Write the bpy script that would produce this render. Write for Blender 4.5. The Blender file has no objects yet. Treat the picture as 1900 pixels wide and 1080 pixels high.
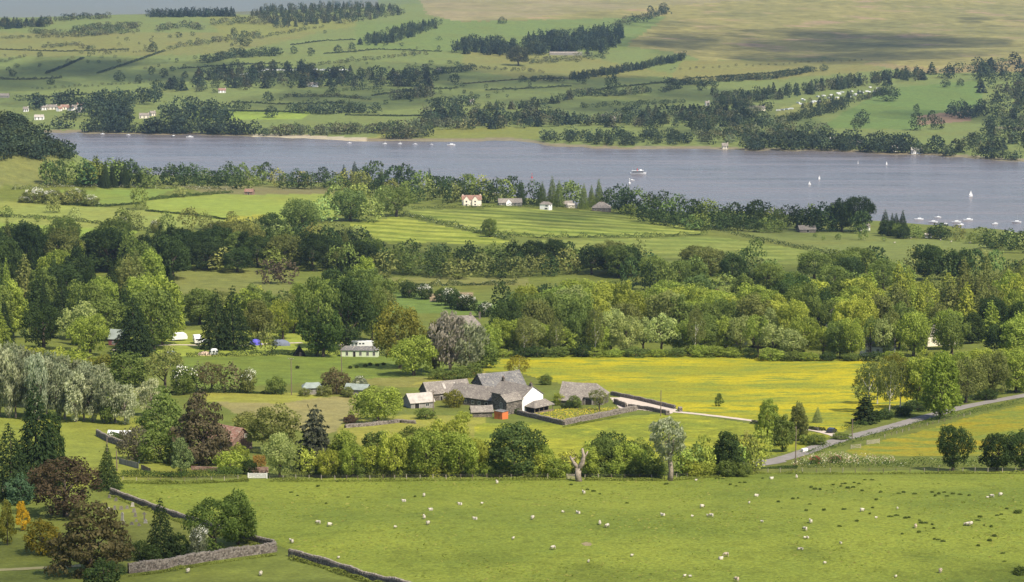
import bpy, bmesh, math, random
import numpy as np
from mathutils import Vector, Matrix

# ---------------------------------------------------------------- camera, sky, sun, exposure
SC = bpy.context.scene
COL = SC.collection
F, YH = 4000.0, -80.0                       # focal length in photo pixels, horizon row
TH = math.atan((540 - YH) / F)
CT, ST = math.cos(TH), math.sin(TH)
cam_d = bpy.data.cameras.new('camera'); cam = bpy.data.objects.new('camera', cam_d); COL.objects.link(cam)
cam_d.sensor_width = 36; cam_d.lens = F / 1900 * 36; cam_d.clip_start = 1; cam_d.clip_end = 80000
cam.location = (0, 0, 0); cam.rotation_euler = (math.pi / 2 - TH, 0, 0)
SC.camera = cam
SUN_EL, SUN_AZ = math.radians(53), math.radians(136)     # azimuth clockwise from +Y (the view direction)
S = Vector((math.cos(SUN_EL) * math.sin(SUN_AZ), math.cos(SUN_EL) * math.cos(SUN_AZ), math.sin(SUN_EL)))
wd = bpy.data.worlds.new('World'); SC.world = wd; wd.use_nodes = True
nt = wd.node_tree
sky = nt.nodes.new('ShaderNodeTexSky'); sky.sky_type = 'NISHITA'; sky.sun_disc = False
sky.sun_elevation = SUN_EL; sky.sun_rotation = SUN_AZ; sky.altitude = 300; sky.dust_density = 2.0; sky.air_density = 1.0
bg = nt.nodes['Background']; bg.inputs[1].default_value = 0.115
nt.links.new(sky.outputs[0], bg.inputs[0])
sun_d = bpy.data.lights.new('sun', 'SUN'); sun_d.energy = 5.0; sun_d.angle = math.radians(0.55); sun_d.color = (1, 0.90, 0.75)
sun = bpy.data.objects.new('sun', sun_d); COL.objects.link(sun)
sun.rotation_euler = S.to_track_quat('Z', 'Y').to_euler(); sun.location = (0, 0, 300)
vs = SC.view_settings; vs.view_transform = 'Standard'; vs.look = 'None'; vs.gamma = 1; vs.exposure = 0.64
try: vs.use_curve_mapping = False
except Exception: pass
cy = SC.cycles
cy.max_bounces = 5; cy.diffuse_bounces = 2; cy.glossy_bounces = 2; cy.transmission_bounces = 2
cy.transparent_max_bounces = 24; cy.volume_bounces = 0; cy.caustics_reflective = False; cy.caustics_refractive = False
try: cy.use_denoising = True
except Exception: pass

rng = np.random.default_rng(7)
R = random.Random(11)

# ---------------------------------------------------------------- terrain model
ZL = -219.0
def row_slope(py):                                    # z / Y of a photo row
    v = 540 - np.asarray(py, float)
    return (-F * ST + v * CT) / (F * CT + v * ST)
def py_of(z, Y):
    k = np.asarray(z, float) / Y
    v = F * (k * CT + ST) / (CT - k * ST)
    return 540 - v
def to_px(X, Y, Z):
    d = Y * CT - Z * ST; u = Y * ST + Z * CT
    return 950 + F * X / d, 540 - F * u / d

CPX = np.array([0, 475, 950, 1425, 1900.])
NEAR = [(385, [1080] * 5), (440, [985, 975, 968, 966, 966]), (510, [892, 890, 890, 890, 884]), (580, [832, 836, 836, 832, 826]),
        (660, [772, 776, 778, 775, 762]), (760, [706, 712, 716, 715, 700]), (880, [645, 650, 655, 660, 640]),
        (1020, [590, 590, 595, 600, 582]), (1200, [520, 524, 526, 532, 520]), (1400, [440, 446, 455, 470, 472]),
        (1600, [386, 392, 405, 432, 445]), (1700, [367, 372, 388, 418, 434]), (1800, [350, 354, 372, 403, 425])]
NSH = ([-400, 0, 300, 500, 700, 850, 950, 1200, 1425, 1600, 1900, 2300], [325, 325, 331, 334, 343, 357, 366, 384, 398, 410, 429, 440])
FSH = ([-400, 0, 150, 300, 480, 640, 760, 950, 1000, 1030, 1100, 1280, 1500, 1700, 1760, 1900, 2300],
       [247, 247, 248, 250, 254, 262, 264, 262, 266, 272, 277, 279, 282, 288, 293, 301, 312])
FAR = [(3000, [202, 197, 202, 212, 215]), (3300, [166, 162, 172, 184, 178]), (3700, [115, 116, 130, 142, 130]),
       (4200, [62, 66, 76, 92, 86]), (4700, [29, 28, 30, 52, 56])]
FZ = {0: [(5200, -150), (6500, -250), (9000, -295), (14000, -290), (30000, -170), (45000, -20)],
      475: [(5000, -118), (6500, -240), (9000, -295), (14000, -290), (30000, -170), (45000, -20)],
      950: [(5500, -112), (7000, -70), (9000, -45), (14000, -90), (30000, -120), (45000, -20)],
      1425: [(5500, -108), (7000, -68), (9000, -40), (14000, -60), (30000, -80), (45000, -20)],
      1900: [(5500, -122), (7000, -90), (9000, -60), (14000, -60), (30000, -80), (45000, -20)]}
def Yshore(py): return ZL / row_slope(py)
def rot_noise(n, seed, scales, amps):
    r = np.random.default_rng(seed); out = np.zeros(n)
    for s, a in zip(scales, amps):
        k = max(4, int(n / s)); out += a * np.interp(np.linspace(0, k - 1, n), np.arange(k), r.normal(size=k))
    return out

tc = np.concatenate([np.linspace(-1.3, -0.34, 24)[:-1], np.linspace(-0.34, -0.25, 20)[:-1], np.linspace(-0.25, 0.25, 520),
                     np.linspace(0.25, 0.34, 20)[1:], np.linspace(0.34, 1.3, 24)[1:]])
NC = len(tc)
yr = [2., 15, 40, 80, 130, 180, 220, 250, 275, 295, 310, 320]
y = 328.
while y < 45000:
    yr.append(y)
    if y < 1950: y += y * y / 820 / 185 if y < 1000 else y * y / (820 * 235)
    elif y < 2250: y += 60
    elif y < 5600: y += y * y / (219 * 4000) * 1.6 if y > 2600 else 12
    else: y *= 1.05
yr.append(45000.); Yr = np.array(yr); NR = len(Yr)
Zg = np.zeros((NR, NC))
lnY = np.log(Yr)
ns = Yshore(np.interp(950 + tc * F, *NSH)) + rot_noise(NC, 3, (9, 30), (6, 14))
fs = Yshore(np.interp(950 + tc * F, *FSH)) + rot_noise(NC, 4, (6, 16), (5, 7))
for j, t in enumerate(tc):
    px = 950 + t * F
    ks = [(2, -1.7), (15, -6), (40, -14.5), (80, -27), (130, -43), (200, -67), (300, -95), (340, -104)]
    for Y, pys in NEAR:
        if Y < ns[j] - 50: ks.append((Y, Y * float(row_slope(np.interp(px, CPX, pys)))))
    ks += [(ns[j], ZL), (ns[j] + 25, ZL - 4), (fs[j] - 25, ZL - 4), (fs[j], ZL), (fs[j] + 70, ZL + 2.6)]
    for Y, pys in FAR:
        if Y > fs[j] + 200: ks.append((Y, Y * float(row_slope(np.interp(px, CPX, pys)))))
    n = len(FZ[0])
    for i in range(n):
        yy = np.interp(px, CPX, [FZ[c][i][0] for c in (0, 475, 950, 1425, 1900)]); zz = np.interp(px, CPX, [FZ[c][i][1] for c in (0, 475, 950, 1425, 1900)])
        ks.append((yy, zz))
    ks = np.array(ks)
    Zg[:, j] = np.interp(lnY, np.log(ks[:, 0]), ks[:, 1])
def smooth(A, n, ax):
    k = np.hanning(n + 2)[1:-1]; k /= k.sum()
    P_ = np.pad(A, [(n // 2, n // 2) if i == ax else (0, 0) for i in range(2)], mode='edge')
    return np.apply_along_axis(lambda v: np.convolve(v, k, 'valid'), ax, P_)
Zs = smooth(smooth(Zg, 15, 0), 41, 1); nr_ = np.clip((Yr - 345) / 25, 0, 1)[:, None]; Zs = Zs * nr_ + smooth(Zg, 41, 1) * (1 - nr_)
lakeband = ((Yr[:, None] > ns[None] - 40) & (Yr[:, None] < fs[None] + 80)).astype(float)
lakeband = smooth(lakeband, 9, 0)
Zg = Zs * (1 - lakeband) + smooth(Zg, 3, 0) * lakeband
XX = tc[None] * Yr[:, None]; YY = np.repeat(Yr[:, None], NC, 1)
# wooded hill on the left, in front of the lake
Zg += 96 * np.exp(-((XX + 530) / 92) ** 2 * 0.5 - ((YY - 1890) / 130) ** 2 * 0.5)
# gentle undulation
def und(x, y, s, seed):
    r = np.random.default_rng(seed); o = 0
    for k in range(6):
        a, p = r.uniform(0, 6.28, 2); f = r.uniform(.7, 1.5) / s
        o = o + np.sin((x * np.cos(a) + y * np.sin(a)) * f + p)
    return o / 6
dry = np.clip((Zg - ZL) / 6, 0, 1)
Zg += dry * (und(XX, YY, 22, 1) * 0.55 * np.clip((YY - 300) / 100, 0, 1) + und(XX, YY, 90, 2) * np.clip(YY / 1500, 0.3, 3.0) * 1.5 * np.clip((7000 - YY) / 2000, 0, 1))

def zat(X, Y):
    X = np.asarray(X, float); Y = np.asarray(Y, float)
    i = np.clip(np.searchsorted(Yr, Y) - 1, 0, NR - 2); fy = np.clip((Y - Yr[i]) / (Yr[i + 1] - Yr[i]), 0, 1)
    t = X / Y
    j = np.clip(np.searchsorted(tc, t) - 1, 0, NC - 2); fx = np.clip((t - tc[j]) / (tc[j + 1] - tc[j]), 0, 1)
    return (Zg[i, j] * (1 - fx) + Zg[i, j + 1] * fx) * (1 - fy) + (Zg[i + 1, j] * (1 - fx) + Zg[i + 1, j + 1] * fx) * fy
YS = np.concatenate([np.arange(300, 1950, 1.5), np.arange(1950, 5600, 5.), np.geomspace(5600, 44000, 100)])
def P(px, py, zoff=0.):
    """the terrain point seen at a photo pixel"""
    v = 540 - py; dx, dy, dz = px - 950, F * CT + v * ST, -F * ST + v * CT
    X = YS * dx / dy; Z = YS * dz / dy
    below = Z < zat(X, YS)
    k = int(np.argmax(below)) if below.any() else len(YS) - 1
    if k == 0: Y = YS[0]
    else:
        a, b = YS[k - 1], YS[k]
        for _ in range(12):
            m = (a + b) / 2
            if m * dz / dy < zat(m * dx / dy, m): b = m
            else: a = m
        Y = b
    X = Y * dx / dy
    return Vector((X, Y, float(zat(X, Y)) + zoff))
def PL(px, py):
    v = 540 - py; dx, dy, dz = px - 950, F * CT + v * ST, -F * ST + v * CT
    Y = ZL * dy / dz
    return Vector((Y * dx / dy, Y, ZL))
def inpoly(px, py, poly):
    c = np.zeros(np.shape(px), bool); n = len(poly)
    for i in range(n):
        x1, y1 = poly[i]; x2, y2 = poly[(i + 1) % n]
        if y1 == y2: continue
        c ^= ((y1 > py) != (y2 > py)) & (px < (x2 - x1) * (py - y1) / (y2 - y1) + x1)
    return c

# ---------------------------------------------------------------- materials
def new_mat(name):
    m = bpy.data.materials.new(name); m.use_nodes = True
    n = m.node_tree.nodes; l = m.node_tree.links
    return m, n, l, n['Principled BSDF']
def noise(n, l, scale, detail=4, vec=None, rough=0.55):
    t = n.new('ShaderNodeTexNoise'); t.inputs['Scale'].default_value = scale; t.inputs['Detail'].default_value = detail; t.inputs['Roughness'].default_value = rough
    if vec is not None: l.new(vec, t.inputs['Vector'])
    return t.outputs['Fac']
def ramp(n, l, fac, stops):
    r = n.new('ShaderNodeValToRGB'); e = r.color_ramp.elements
    e[0].position, e[0].color = stops[0][0], (*stops[0][1], 1); e[1].position, e[1].color = stops[-1][0], (*stops[-1][1], 1)
    for p, c in stops[1:-1]:
        x = e.new(p); x.color = (*c, 1)
    l.new(fac, r.inputs[0]); return r.outputs[0]
def mixc(n, l, a, b, fac, mode='MIX'):
    m = n.new('ShaderNodeMix'); m.data_type = 'RGBA'; m.blend_type = mode
    for s, v in ((m.inputs[0], fac), (m.inputs[6], a), (m.inputs[7], b)):
        if hasattr(v, 'links'): l.new(v, s)
        else: s.default_value = v if not isinstance(v, tuple) else (*v, 1)
    return m.outputs[2]
def mapr(n, l, v, a, b, c, d):
    m = n.new('ShaderNodeMapRange'); l.new(v, m.inputs[0])
    for i, x in enumerate((a, b, c, d)): m.inputs[i + 1].default_value = x
    return m.outputs[0]
def geo(n, l, scale=(1, 1, 1)):
    g = n.new('ShaderNodeNewGeometry')
    if scale == (1, 1, 1): return g.outputs['Position']
    m = n.new('ShaderNodeMapping'); m.inputs['Scale'].default_value = scale; l.new(g.outputs['Position'], m.inputs[0]); return m.outputs[0]
def vmul(n, l, a, f):
    m = n.new('ShaderNodeVectorMath'); m.operation = 'SCALE'; l.new(a, m.inputs[0])
    if hasattr(f, 'links'): l.new(f, m.inputs['Scale'])
    else: m.inputs['Scale'].default_value = f
    return m.outputs[0]
def vmulf(n, l, x, y):
    m = n.new('ShaderNodeMath'); m.operation = 'MULTIPLY'; l.new(x, m.inputs[0]); l.new(y, m.inputs[1]); return m.outputs[0]
def grass_mat(name, c1, c2, c3=None, attr=False, big=60., mid=7., fine=0.9, stripes=None, patch=(.36, .64), patch3=(.55, .75), streak=1., rough=0):
    m, n, l, b = new_mat(name)
    p = geo(n, l); ps = geo(n, l, (streak, 1, 1)) if streak != 1 else p
    nb = noise(n, l, 1 / big, 5, ps); nm = noise(n, l, 1 / mid, 5, ps, 0.65); nf = noise(n, l, 1 / fine, 3, p, 0.7)
    if attr:
        a = n.new('ShaderNodeVertexColor'); a.layer_name = 'Col'; base = a.outputs[0]
        c = mixc(n, l, base, (1.0, 0.80, 0.75), mapr(n, l, nb, .45, .75, 0, .55), 'MULTIPLY')
        nb2 = noise(n, l, 1 / (big * .23), 6, p, .7)
        c = mixc(n, l, c, (1.28, 1.22, 1.05), mapr(n, l, nb2, .45, .72, 0, .6), 'MULTIPLY')
    else:
        c = mixc(n, l, c1, c2, mapr(n, l, nb, patch[0], patch[1], 0, 1))
        if c3 is not None: c = mixc(n, l, c, c3, mapr(n, l, nm, patch3[0], patch3[1], 0, 1))
    if stripes:
        (dx, dy), period, amt, wob = stripes
        d = n.new('ShaderNodeVectorMath'); d.operation = 'DOT_PRODUCT'; l.new(p, d.inputs[0]); d.inputs[1].default_value = (dx / period, dy / period, 0)
        ad = n.new('ShaderNodeMath'); ad.operation = 'MULTIPLY_ADD'; l.new(noise(n, l, 1 / 75., 4, p, .6), ad.inputs[0]); ad.inputs[1].default_value = wob; l.new(d.outputs['Value'], ad.inputs[2])
        si = n.new('ShaderNodeMath'); si.operation = 'SINE'; l.new(ad.outputs[0], si.inputs[0])
        c = mixc(n, l, c, (0.50, 0.58, 0.46), vmulf(n, l, mapr(n, l, si.outputs[0], -.6, .7, 0, amt), mapr(n, l, noise(n, l, 1 / 22., 4, p), .35, .62, .6, 1.)), 'MULTIPLY')
    k = mapr(n, l, nm, .3, .7, .78 - .06 * rough, 1.2 + .06 * rough); k2 = mapr(n, l, nf, .3, .7, .76 - .12 * rough, 1.24 + .12 * rough)
    c = vmul(n, l, vmul(n, l, c, k), k2)
    l.new(c, b.inputs['Base Color']); b.inputs['Roughness'].default_value = .95; b.inputs['Specular IOR Level'].default_value = .1
    bp = n.new('ShaderNodeBump'); bp.inputs['Strength'].default_value = .5; bp.inputs['Distance'].default_value = .25
    l.new(nf, bp.inputs['Height']); l.new(bp.outputs[0], b.inputs['Normal'])
    return m
def plain(name, col, rough=.8, var=.25, scale=.8, spec=.2, metal=0.):
    m, n, l, b = new_mat(name)
    k = mapr(n, l, noise(n, l, scale, 5, geo(n, l), .65), .3, .7, 1 - var, 1 + var)
    rgb = n.new('ShaderNodeRGB'); rgb.outputs[0].default_value = (*col, 1)
    l.new(vmul(n, l, rgb.outputs[0], k), b.inputs['Base Color'])
    b.inputs['Roughness'].default_value = rough; b.inputs['Specular IOR Level'].default_value = spec; b.inputs['Metallic'].default_value = metal
    return m
def leaf_mat(name, vcol=False, trans=.42):
    m, n, l, b = new_mat(name)
    n.remove(b); out = n['Material Output']
    if vcol:
        a = n.new('ShaderNodeVertexColor'); a.layer_name = 'Col'; c = a.outputs[0]
    else:
        o = n.new('ShaderNodeObjectInfo'); a = n.new('ShaderNodeAttribute'); a.attribute_name = 'v'
        c = vmul(n, l, o.outputs['Color'], a.outputs['Fac'])
        # older leaves bluer, young ones yellower
        h = n.new('ShaderNodeHueSaturation'); l.new(c, h.inputs['Color']); l.new(mapr(n, l, a.outputs['Fac'], .6, 1.4, .507, .493), h.inputs['Hue'])
        c = h.outputs[0]
    d = n.new('ShaderNodeBsdfDiffuse'); t = n.new('ShaderNodeBsdfTranslucent'); mx = n.new('ShaderNodeMixShader'); mx.inputs[0].default_value = trans
    l.new(c, d.inputs[0]); l.new(mixc(n, l, c, (1.0, 1.15, .5), .8, 'MULTIPLY'), t.inputs[0])
    l.new(d.outputs[0], mx.inputs[1]); l.new(t.outputs[0], mx.inputs[2]); l.new(mx.outputs[0], out.inputs[0])
    return m
def stone_mat(name, c1, c2, c3, sc=2.2):
    m, n, l, b = new_mat(name)
    v = n.new('ShaderNodeTexVoronoi'); v.inputs['Scale'].default_value = sc; l.new(geo(n, l, (1, 1, 1.9)), v.inputs[0])
    s = n.new('ShaderNodeSeparateColor'); l.new(v.outputs['Color'], s.inputs[0])
    c = ramp(n, l, s.outputs[0], [(0, c1), (.5, c2), (1, c3)])
    c = vmul(n, l, c, mapr(n, l, noise(n, l, .5, 5, geo(n, l)), .3, .7, .75, 1.25))
    v2 = n.new('ShaderNodeTexVoronoi'); v2.feature = 'DISTANCE_TO_EDGE'; v2.inputs['Scale'].default_value = sc; l.new(geo(n, l, (1, 1, 1.9)), v2.inputs[0])
    e = mapr(n, l, v2.outputs[0], 0, .09, 0, 1)
    c = mixc(n, l, (.05, .045, .04), c, e)
    l.new(c, b.inputs['Base Color']); b.inputs['Roughness'].default_value = .9; b.inputs['Specular IOR Level'].default_value = .1
    bp = n.new('ShaderNodeBump'); bp.inputs['Distance'].default_value = .06; l.new(e, bp.inputs['Height']); l.new(bp.outputs[0], b.inputs['Normal'])
    return m
def slate_mat(name, c1, c2, c3):
    m, n, l, b = new_mat(name)
    tx = n.new('ShaderNodeTexCoord')
    br = n.new('ShaderNodeTexBrick'); br.inputs['Scale'].default_value = 1.; br.inputs['Brick Width'].default_value = .55; br.inputs['Row Height'].default_value = .42; br.inputs['Mortar Size'].default_value = .025
    br.inputs['Color1'].default_value = (*c1, 1); br.inputs['Color2'].default_value = (*c2, 1); br.inputs['Mortar'].default_value = (c1[0] * .35, c1[1] * .35, c1[2] * .35, 1); br.inputs['Bias'].default_value = 0.1
    l.new(tx.outputs['Object'], br.inputs[0])
    nz = noise(n, l, .35, 6, geo(n, l), .7); nl = noise(n, l, 1.6, 4, geo(n, l), .7)
    c = mixc(n, l, br.outputs[0], c3, mapr(n, l, nz, .47, .7, 0, .9))
    c = mixc(n, l, c, (.38, .35, .28), mapr(n, l, nl, .53, .68, 0, .8))
    c = vmul(n, l, c, mapr(n, l, noise(n, l, 5, 3, geo(n, l)), .3, .7, .8, 1.2))
    l.new(c, b.inputs['Base Color']); b.inputs['Roughness'].default_value = .75; b.inputs['Specular IOR Level'].default_value = .25
    bp = n.new('ShaderNodeBump'); bp.inputs['Distance'].default_value = .04; l.new(br.outputs['Fac'], bp.inputs['Height']); bp.invert = True; l.new(bp.outputs[0], b.inputs['Normal'])
    return m
M = {}
M['leaf'] = leaf_mat('leaf'); M['leafv'] = leaf_mat('leaf_far', True, .2)
M['blossom'] = plain('blossom', (.62, .62, .52), .8, .15, 2)
M['bark'] = plain('bark', (.075, .06, .045), .95, .35, 3); M['bark_pale'] = plain('bark_pale', (.24, .20, .16), .95, .55, 2.2); M['bark_birch'] = plain('bark_birch', (.5, .47, .42), .9, .35, 2)
M['white'] = plain('white_render', (.80, .79, .76), .8, .06, .6); M['cream'] = plain('cream_render', (.72, .66, .54), .8, .08, .6); M['white_gloss'] = plain('white_panel', (.66, .67, .67), .4, .06, .6, .4)
M['glass'] = plain('window_glass', (.03, .035, .04), .12, .1, 1, .6); M['dark'] = plain('dark_opening', (.02, .018, .016), .9, .2, 1)
M['frame'] = plain('window_frame', (.55, .53, .48), .6, .1, 2); M['wood'] = plain('weathered_wood', (.16, .125, .095), .9, .3, 3); M['woodp'] = plain('pale_wood', (.33, .29, .23), .9, .3, 3)
M['stone'] = stone_mat('rubble_stone', (.085, .075, .065), (.17, .15, .125), (.27, .24, .20)); M['pink_stone'] = stone_mat('pink_rubble', (.20, .12, .09), (.30, .19, .15), (.34, .25, .20), 2.5)
M['slate'] = slate_mat('stone_slates', (.145, .128, .112), (.195, .172, .15), (.225, .20, .17)); M['slate_dark'] = slate_mat('blue_slates', (.10, .098, .10), (.145, .142, .142), (.175, .17, .16)); M['slate_pale'] = slate_mat('lichened_slates', (.165, .145, .125), (.215, .19, .165), (.25, .225, .19))
M['slate_red'] = slate_mat('red_tiles', (.20, .10, .07), (.26, .14, .10), (.23, .16, .13)); M['tin'] = plain('tin_roof', (.34, .31, .27), .6, .25, .7, .3)
M['tin_green'] = plain('green_sheet_roof', (.21, .245, .22), .75, .2, .7, .2); M['grey_wall'] = plain('grey_boards', (.24, .225, .20), .85, .25, 1.2); M['red_wall'] = plain('maroon_boards', (.16, .06, .055), .8, .2, 1)
M['orange'] = plain('orange_panel', (.52, .15, .05), .7, .1, 1); M['wool'] = plain('fleece', (.46, .42, .34), .95, .25, 3); M['face'] = plain('sheep_face', (.13, .11, .09), .9, .2, 5); M['wool_dirty'] = plain('fleece_tan', (.44, .36, .27), .95, .2, 3)
M['tyre'] = plain('rubber', (.02, .02, .02), .9, .1, 2); M['car_white'] = plain('car_paint_white', (.75, .76, .78), .25, .02, 1, .5); M['car_dark'] = plain('car_paint_dark', (.02, .022, .028), .2, .05, 1, .5); M['car_silver'] = plain('car_paint_silver', (.45, .46, .47), .25, .03, 1, .5)
M['tent_blue'] = plain('tent_blue', (.09, .085, .42), .7, .1, 1); M['tent_grey'] = plain('tent_slate', (.13, .15, .20), .7, .12, 1); M['tent_sand'] = plain('sand_canvas', (.50, .37, .28), .8, .12, 1)
M['red'] = plain('red_paint', (.42, .05, .05), .6, .1, 1); M['hull'] = plain('hull_white', (.52, .53, .55), .4, .08, 1, .4); M['hull_dark'] = plain('hull_dark', (.05, .06, .08), .4, .1, 1, .5); M['sail'] = plain('sailcloth', (.62, .62, .62), .8, .03, 1)
M['road'] = plain('road_surface', (.20, .185, .17), .95, .16, .35, .1); M['gravel'] = plain('gravel', (.44, .38, .315), .95, .14, .5, .1); M['grave'] = plain('gravestone', (.17, .155, .13), .9, .35, 1.5); M['grave_pale'] = plain('gravestone_pale', (.34, .315, .27), .9, .25, 1.5)
M['sand'] = plain('shingle', (.45, .39, .30), .95, .2, .3, .1); M['wire'] = plain('fence_wire', (.12, .11, .10), .6, .2, 3)

# ---------------------------------------------------------------- mesh helpers
def np_mesh(name, verts, quads, mats, smooth_=False, fattr=None, vcol=None, mi=None):
    me = bpy.data.meshes.new(name)
    verts = np.asarray(verts, np.float32); quads = np.asarray(quads, np.int32); k = quads.shape[1]
    me.vertices.add(len(verts)); me.vertices.foreach_set('co', verts.ravel())
    me.loops.add(quads.size); me.loops.foreach_set('vertex_index', quads.ravel())
    me.polygons.add(len(quads)); me.polygons.foreach_set('loop_start', np.arange(len(quads), dtype=np.int32) * k)
    try: me.polygons.foreach_set('loop_total', np.full(len(quads), k, np.int32))
    except Exception: pass
    for m in mats: me.materials.append(m)
    if mi is not None: me.polygons.foreach_set('material_index', np.asarray(mi, np.int32))
    if smooth_: me.polygons.foreach_set('use_smooth', np.ones(len(quads), bool))
    if fattr is not None:
        a = me.attributes.new('v', 'FLOAT', 'FACE'); a.data.foreach_set('value', np.asarray(fattr, np.float32))
    if vcol is not None:
        a = me.attributes.new('Col', 'FLOAT_COLOR', 'POINT'); c = np.ones((len(verts), 4), np.float32); c[:, :3] = vcol; a.data.foreach_set('color', c.ravel())
    me.update(calc_edges=True); me.validate()
    return me
def link(name, me, parent=None, loc=None, rz=None):
    o = bpy.data.objects.new(name, me); COL.objects.link(o)
    if parent is not None: o.parent = parent
    if loc is not None: o.location = loc
    if rz is not None: o.rotation_euler = (0, 0, rz)
    return o
def tag(o, label=None, cat=None, group=None, kind=None):
    if label: o['label'] = label
    if cat: o['category'] = cat
    if group: o['group'] = group
    if kind: o['kind'] = kind
    return o
def thing(name, label, cat, loc, rz=0, group=None):
    o = bpy.data.objects.new(name, None); COL.objects.link(o); o.location = loc; o.rotation_euler = (0, 0, rz); o.empty_display_size = .5
    return tag(o, label, cat, group)
class MB:
    def __init__(s): s.v = []; s.f = []
    def add(s, vs_, fs_):
        k = len(s.v); s.v += [tuple(v) for v in vs_]; s.f += [tuple(i + k for i in f) for f in fs_]; return s
    def box(s, c, d, rz=0, taper=1.):
        x, y, z = d[0] / 2, d[1] / 2, d[2] / 2; ca, sa = math.cos(rz), math.sin(rz); vs_ = []
        for dz, t in ((-z, 1), (z, taper)):
            for dx, dy in ((-x, -y), (x, -y), (x, y), (-x, y)):
                dx *= t; dy *= t; vs_.append((c[0] + dx * ca - dy * sa, c[1] + dx * sa + dy * ca, c[2] + dz))
        return s.add(vs_, [(0, 3, 2, 1), (4, 5, 6, 7), (0, 1, 5, 4), (1, 2, 6, 5), (2, 3, 7, 6), (3, 0, 4, 7)])
    def tube(s, pts, rad, n=6):
        pts = [Vector(p) for p in pts]; k = len(pts); rings = []
        for i, p in enumerate(pts):
            d = (pts[min(i + 1, k - 1)] - pts[max(i - 1, 0)]).normalized(); a = d.cross(Vector((0.3, 1, .1))); a = a.normalized() if a.length > 1e-4 else Vector((1, 0, 0)); b = d.cross(a)
            rings.append([p + (a * math.cos(6.2832 * j / n) + b * math.sin(6.2832 * j / n)) * rad[i] for j in range(n)])
        vs_ = [v for r in rings for v in r]; fs_ = []
        for i in range(k - 1):
            for j in range(n): fs_.append((i * n + j, i * n + (j + 1) % n, (i + 1) * n + (j + 1) % n, (i + 1) * n + j))
        fs_.append(tuple(range(n))[::-1]); fs_.append(tuple((k - 1) * n + j for j in range(n)))
        return s.add(vs_, fs_)
    def build(s, name, mat, parent=None, loc=None, rz=None, smooth_=False):
        me = bpy.data.meshes.new(name); me.from_pydata(s.v, [], s.f); me.materials.append(mat)
        if smooth_: me.polygons.foreach_set('use_smooth', np.ones(len(s.f), bool))
        me.update()
        return link(name, me, parent, loc, rz)
    def mesh(s, name, mat):
        me = bpy.data.meshes.new(name); me.from_pydata(s.v, [], s.f); me.materials.append(mat); me.update(); return me
def copy_tree(o, parent=None):
    c = o.copy(); COL.objects.link(c); c.parent = parent
    for ch in list(o.children): copy_tree(ch, c)
    return c

# ---------------------------------------------------------------- ground
PASTURE = [(225, 893), (560, 886), (1300, 880), (1900, 868), (2400, 868), (2400, 1200), (900, 1200), (742, 1080), (640, 1055), (540, 1022), (508, 1008), (440, 990), (330, 955), (205, 914)]
BUTTER = [(872, 688), (900, 672), (1000, 656), (1300, 652), (1600, 667), (1760, 690), (1690, 740), (1600, 776), (1560, 800), (1440, 790), (1390, 780), (1262, 762), (1245, 752), (1132, 728), (1010, 706), (960, 690)]
BUTTER2 = [(1570, 838), (1620, 822), (1760, 785), (1900, 752), (2300, 690), (2300, 850), (1900, 846), (1600, 846)]
LOWER = [(880, 786), (1000, 782), (1050, 790), (1180, 770), (1262, 766), (1390, 786), (1540, 806), (1480, 836), (1400, 852), (880, 866)]
STRIPE1 = [(648, 417), (735, 401), (860, 428), (945, 446), (920, 455), (800, 449), (720, 452)]
STRIPE2 = [(756, 391), (960, 386), (1100, 391), (1200, 404), (1312, 434), (1200, 439), (1000, 440), (880, 430)]
STRIPE3 = [(1000, 446), (1330, 440), (1440, 455), (1600, 482), (1540, 492), (1100, 488)]
MOOR = [(750, -80), (2500, -80), (2500, 90), (1900, 108), (1750, 128), (1640, 118), (1560, 106), (1300, 112), (1270, 100), (1160, 85), (1240, 30), (1050, 36), (850, 40), (790, 26)]
HEATH = [(752, -80), (1470, -80), (1440, -2), (1250, 10), (1130, 20), (1000, 30), (900, 38), (850, 40), (790, 26)]
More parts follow.
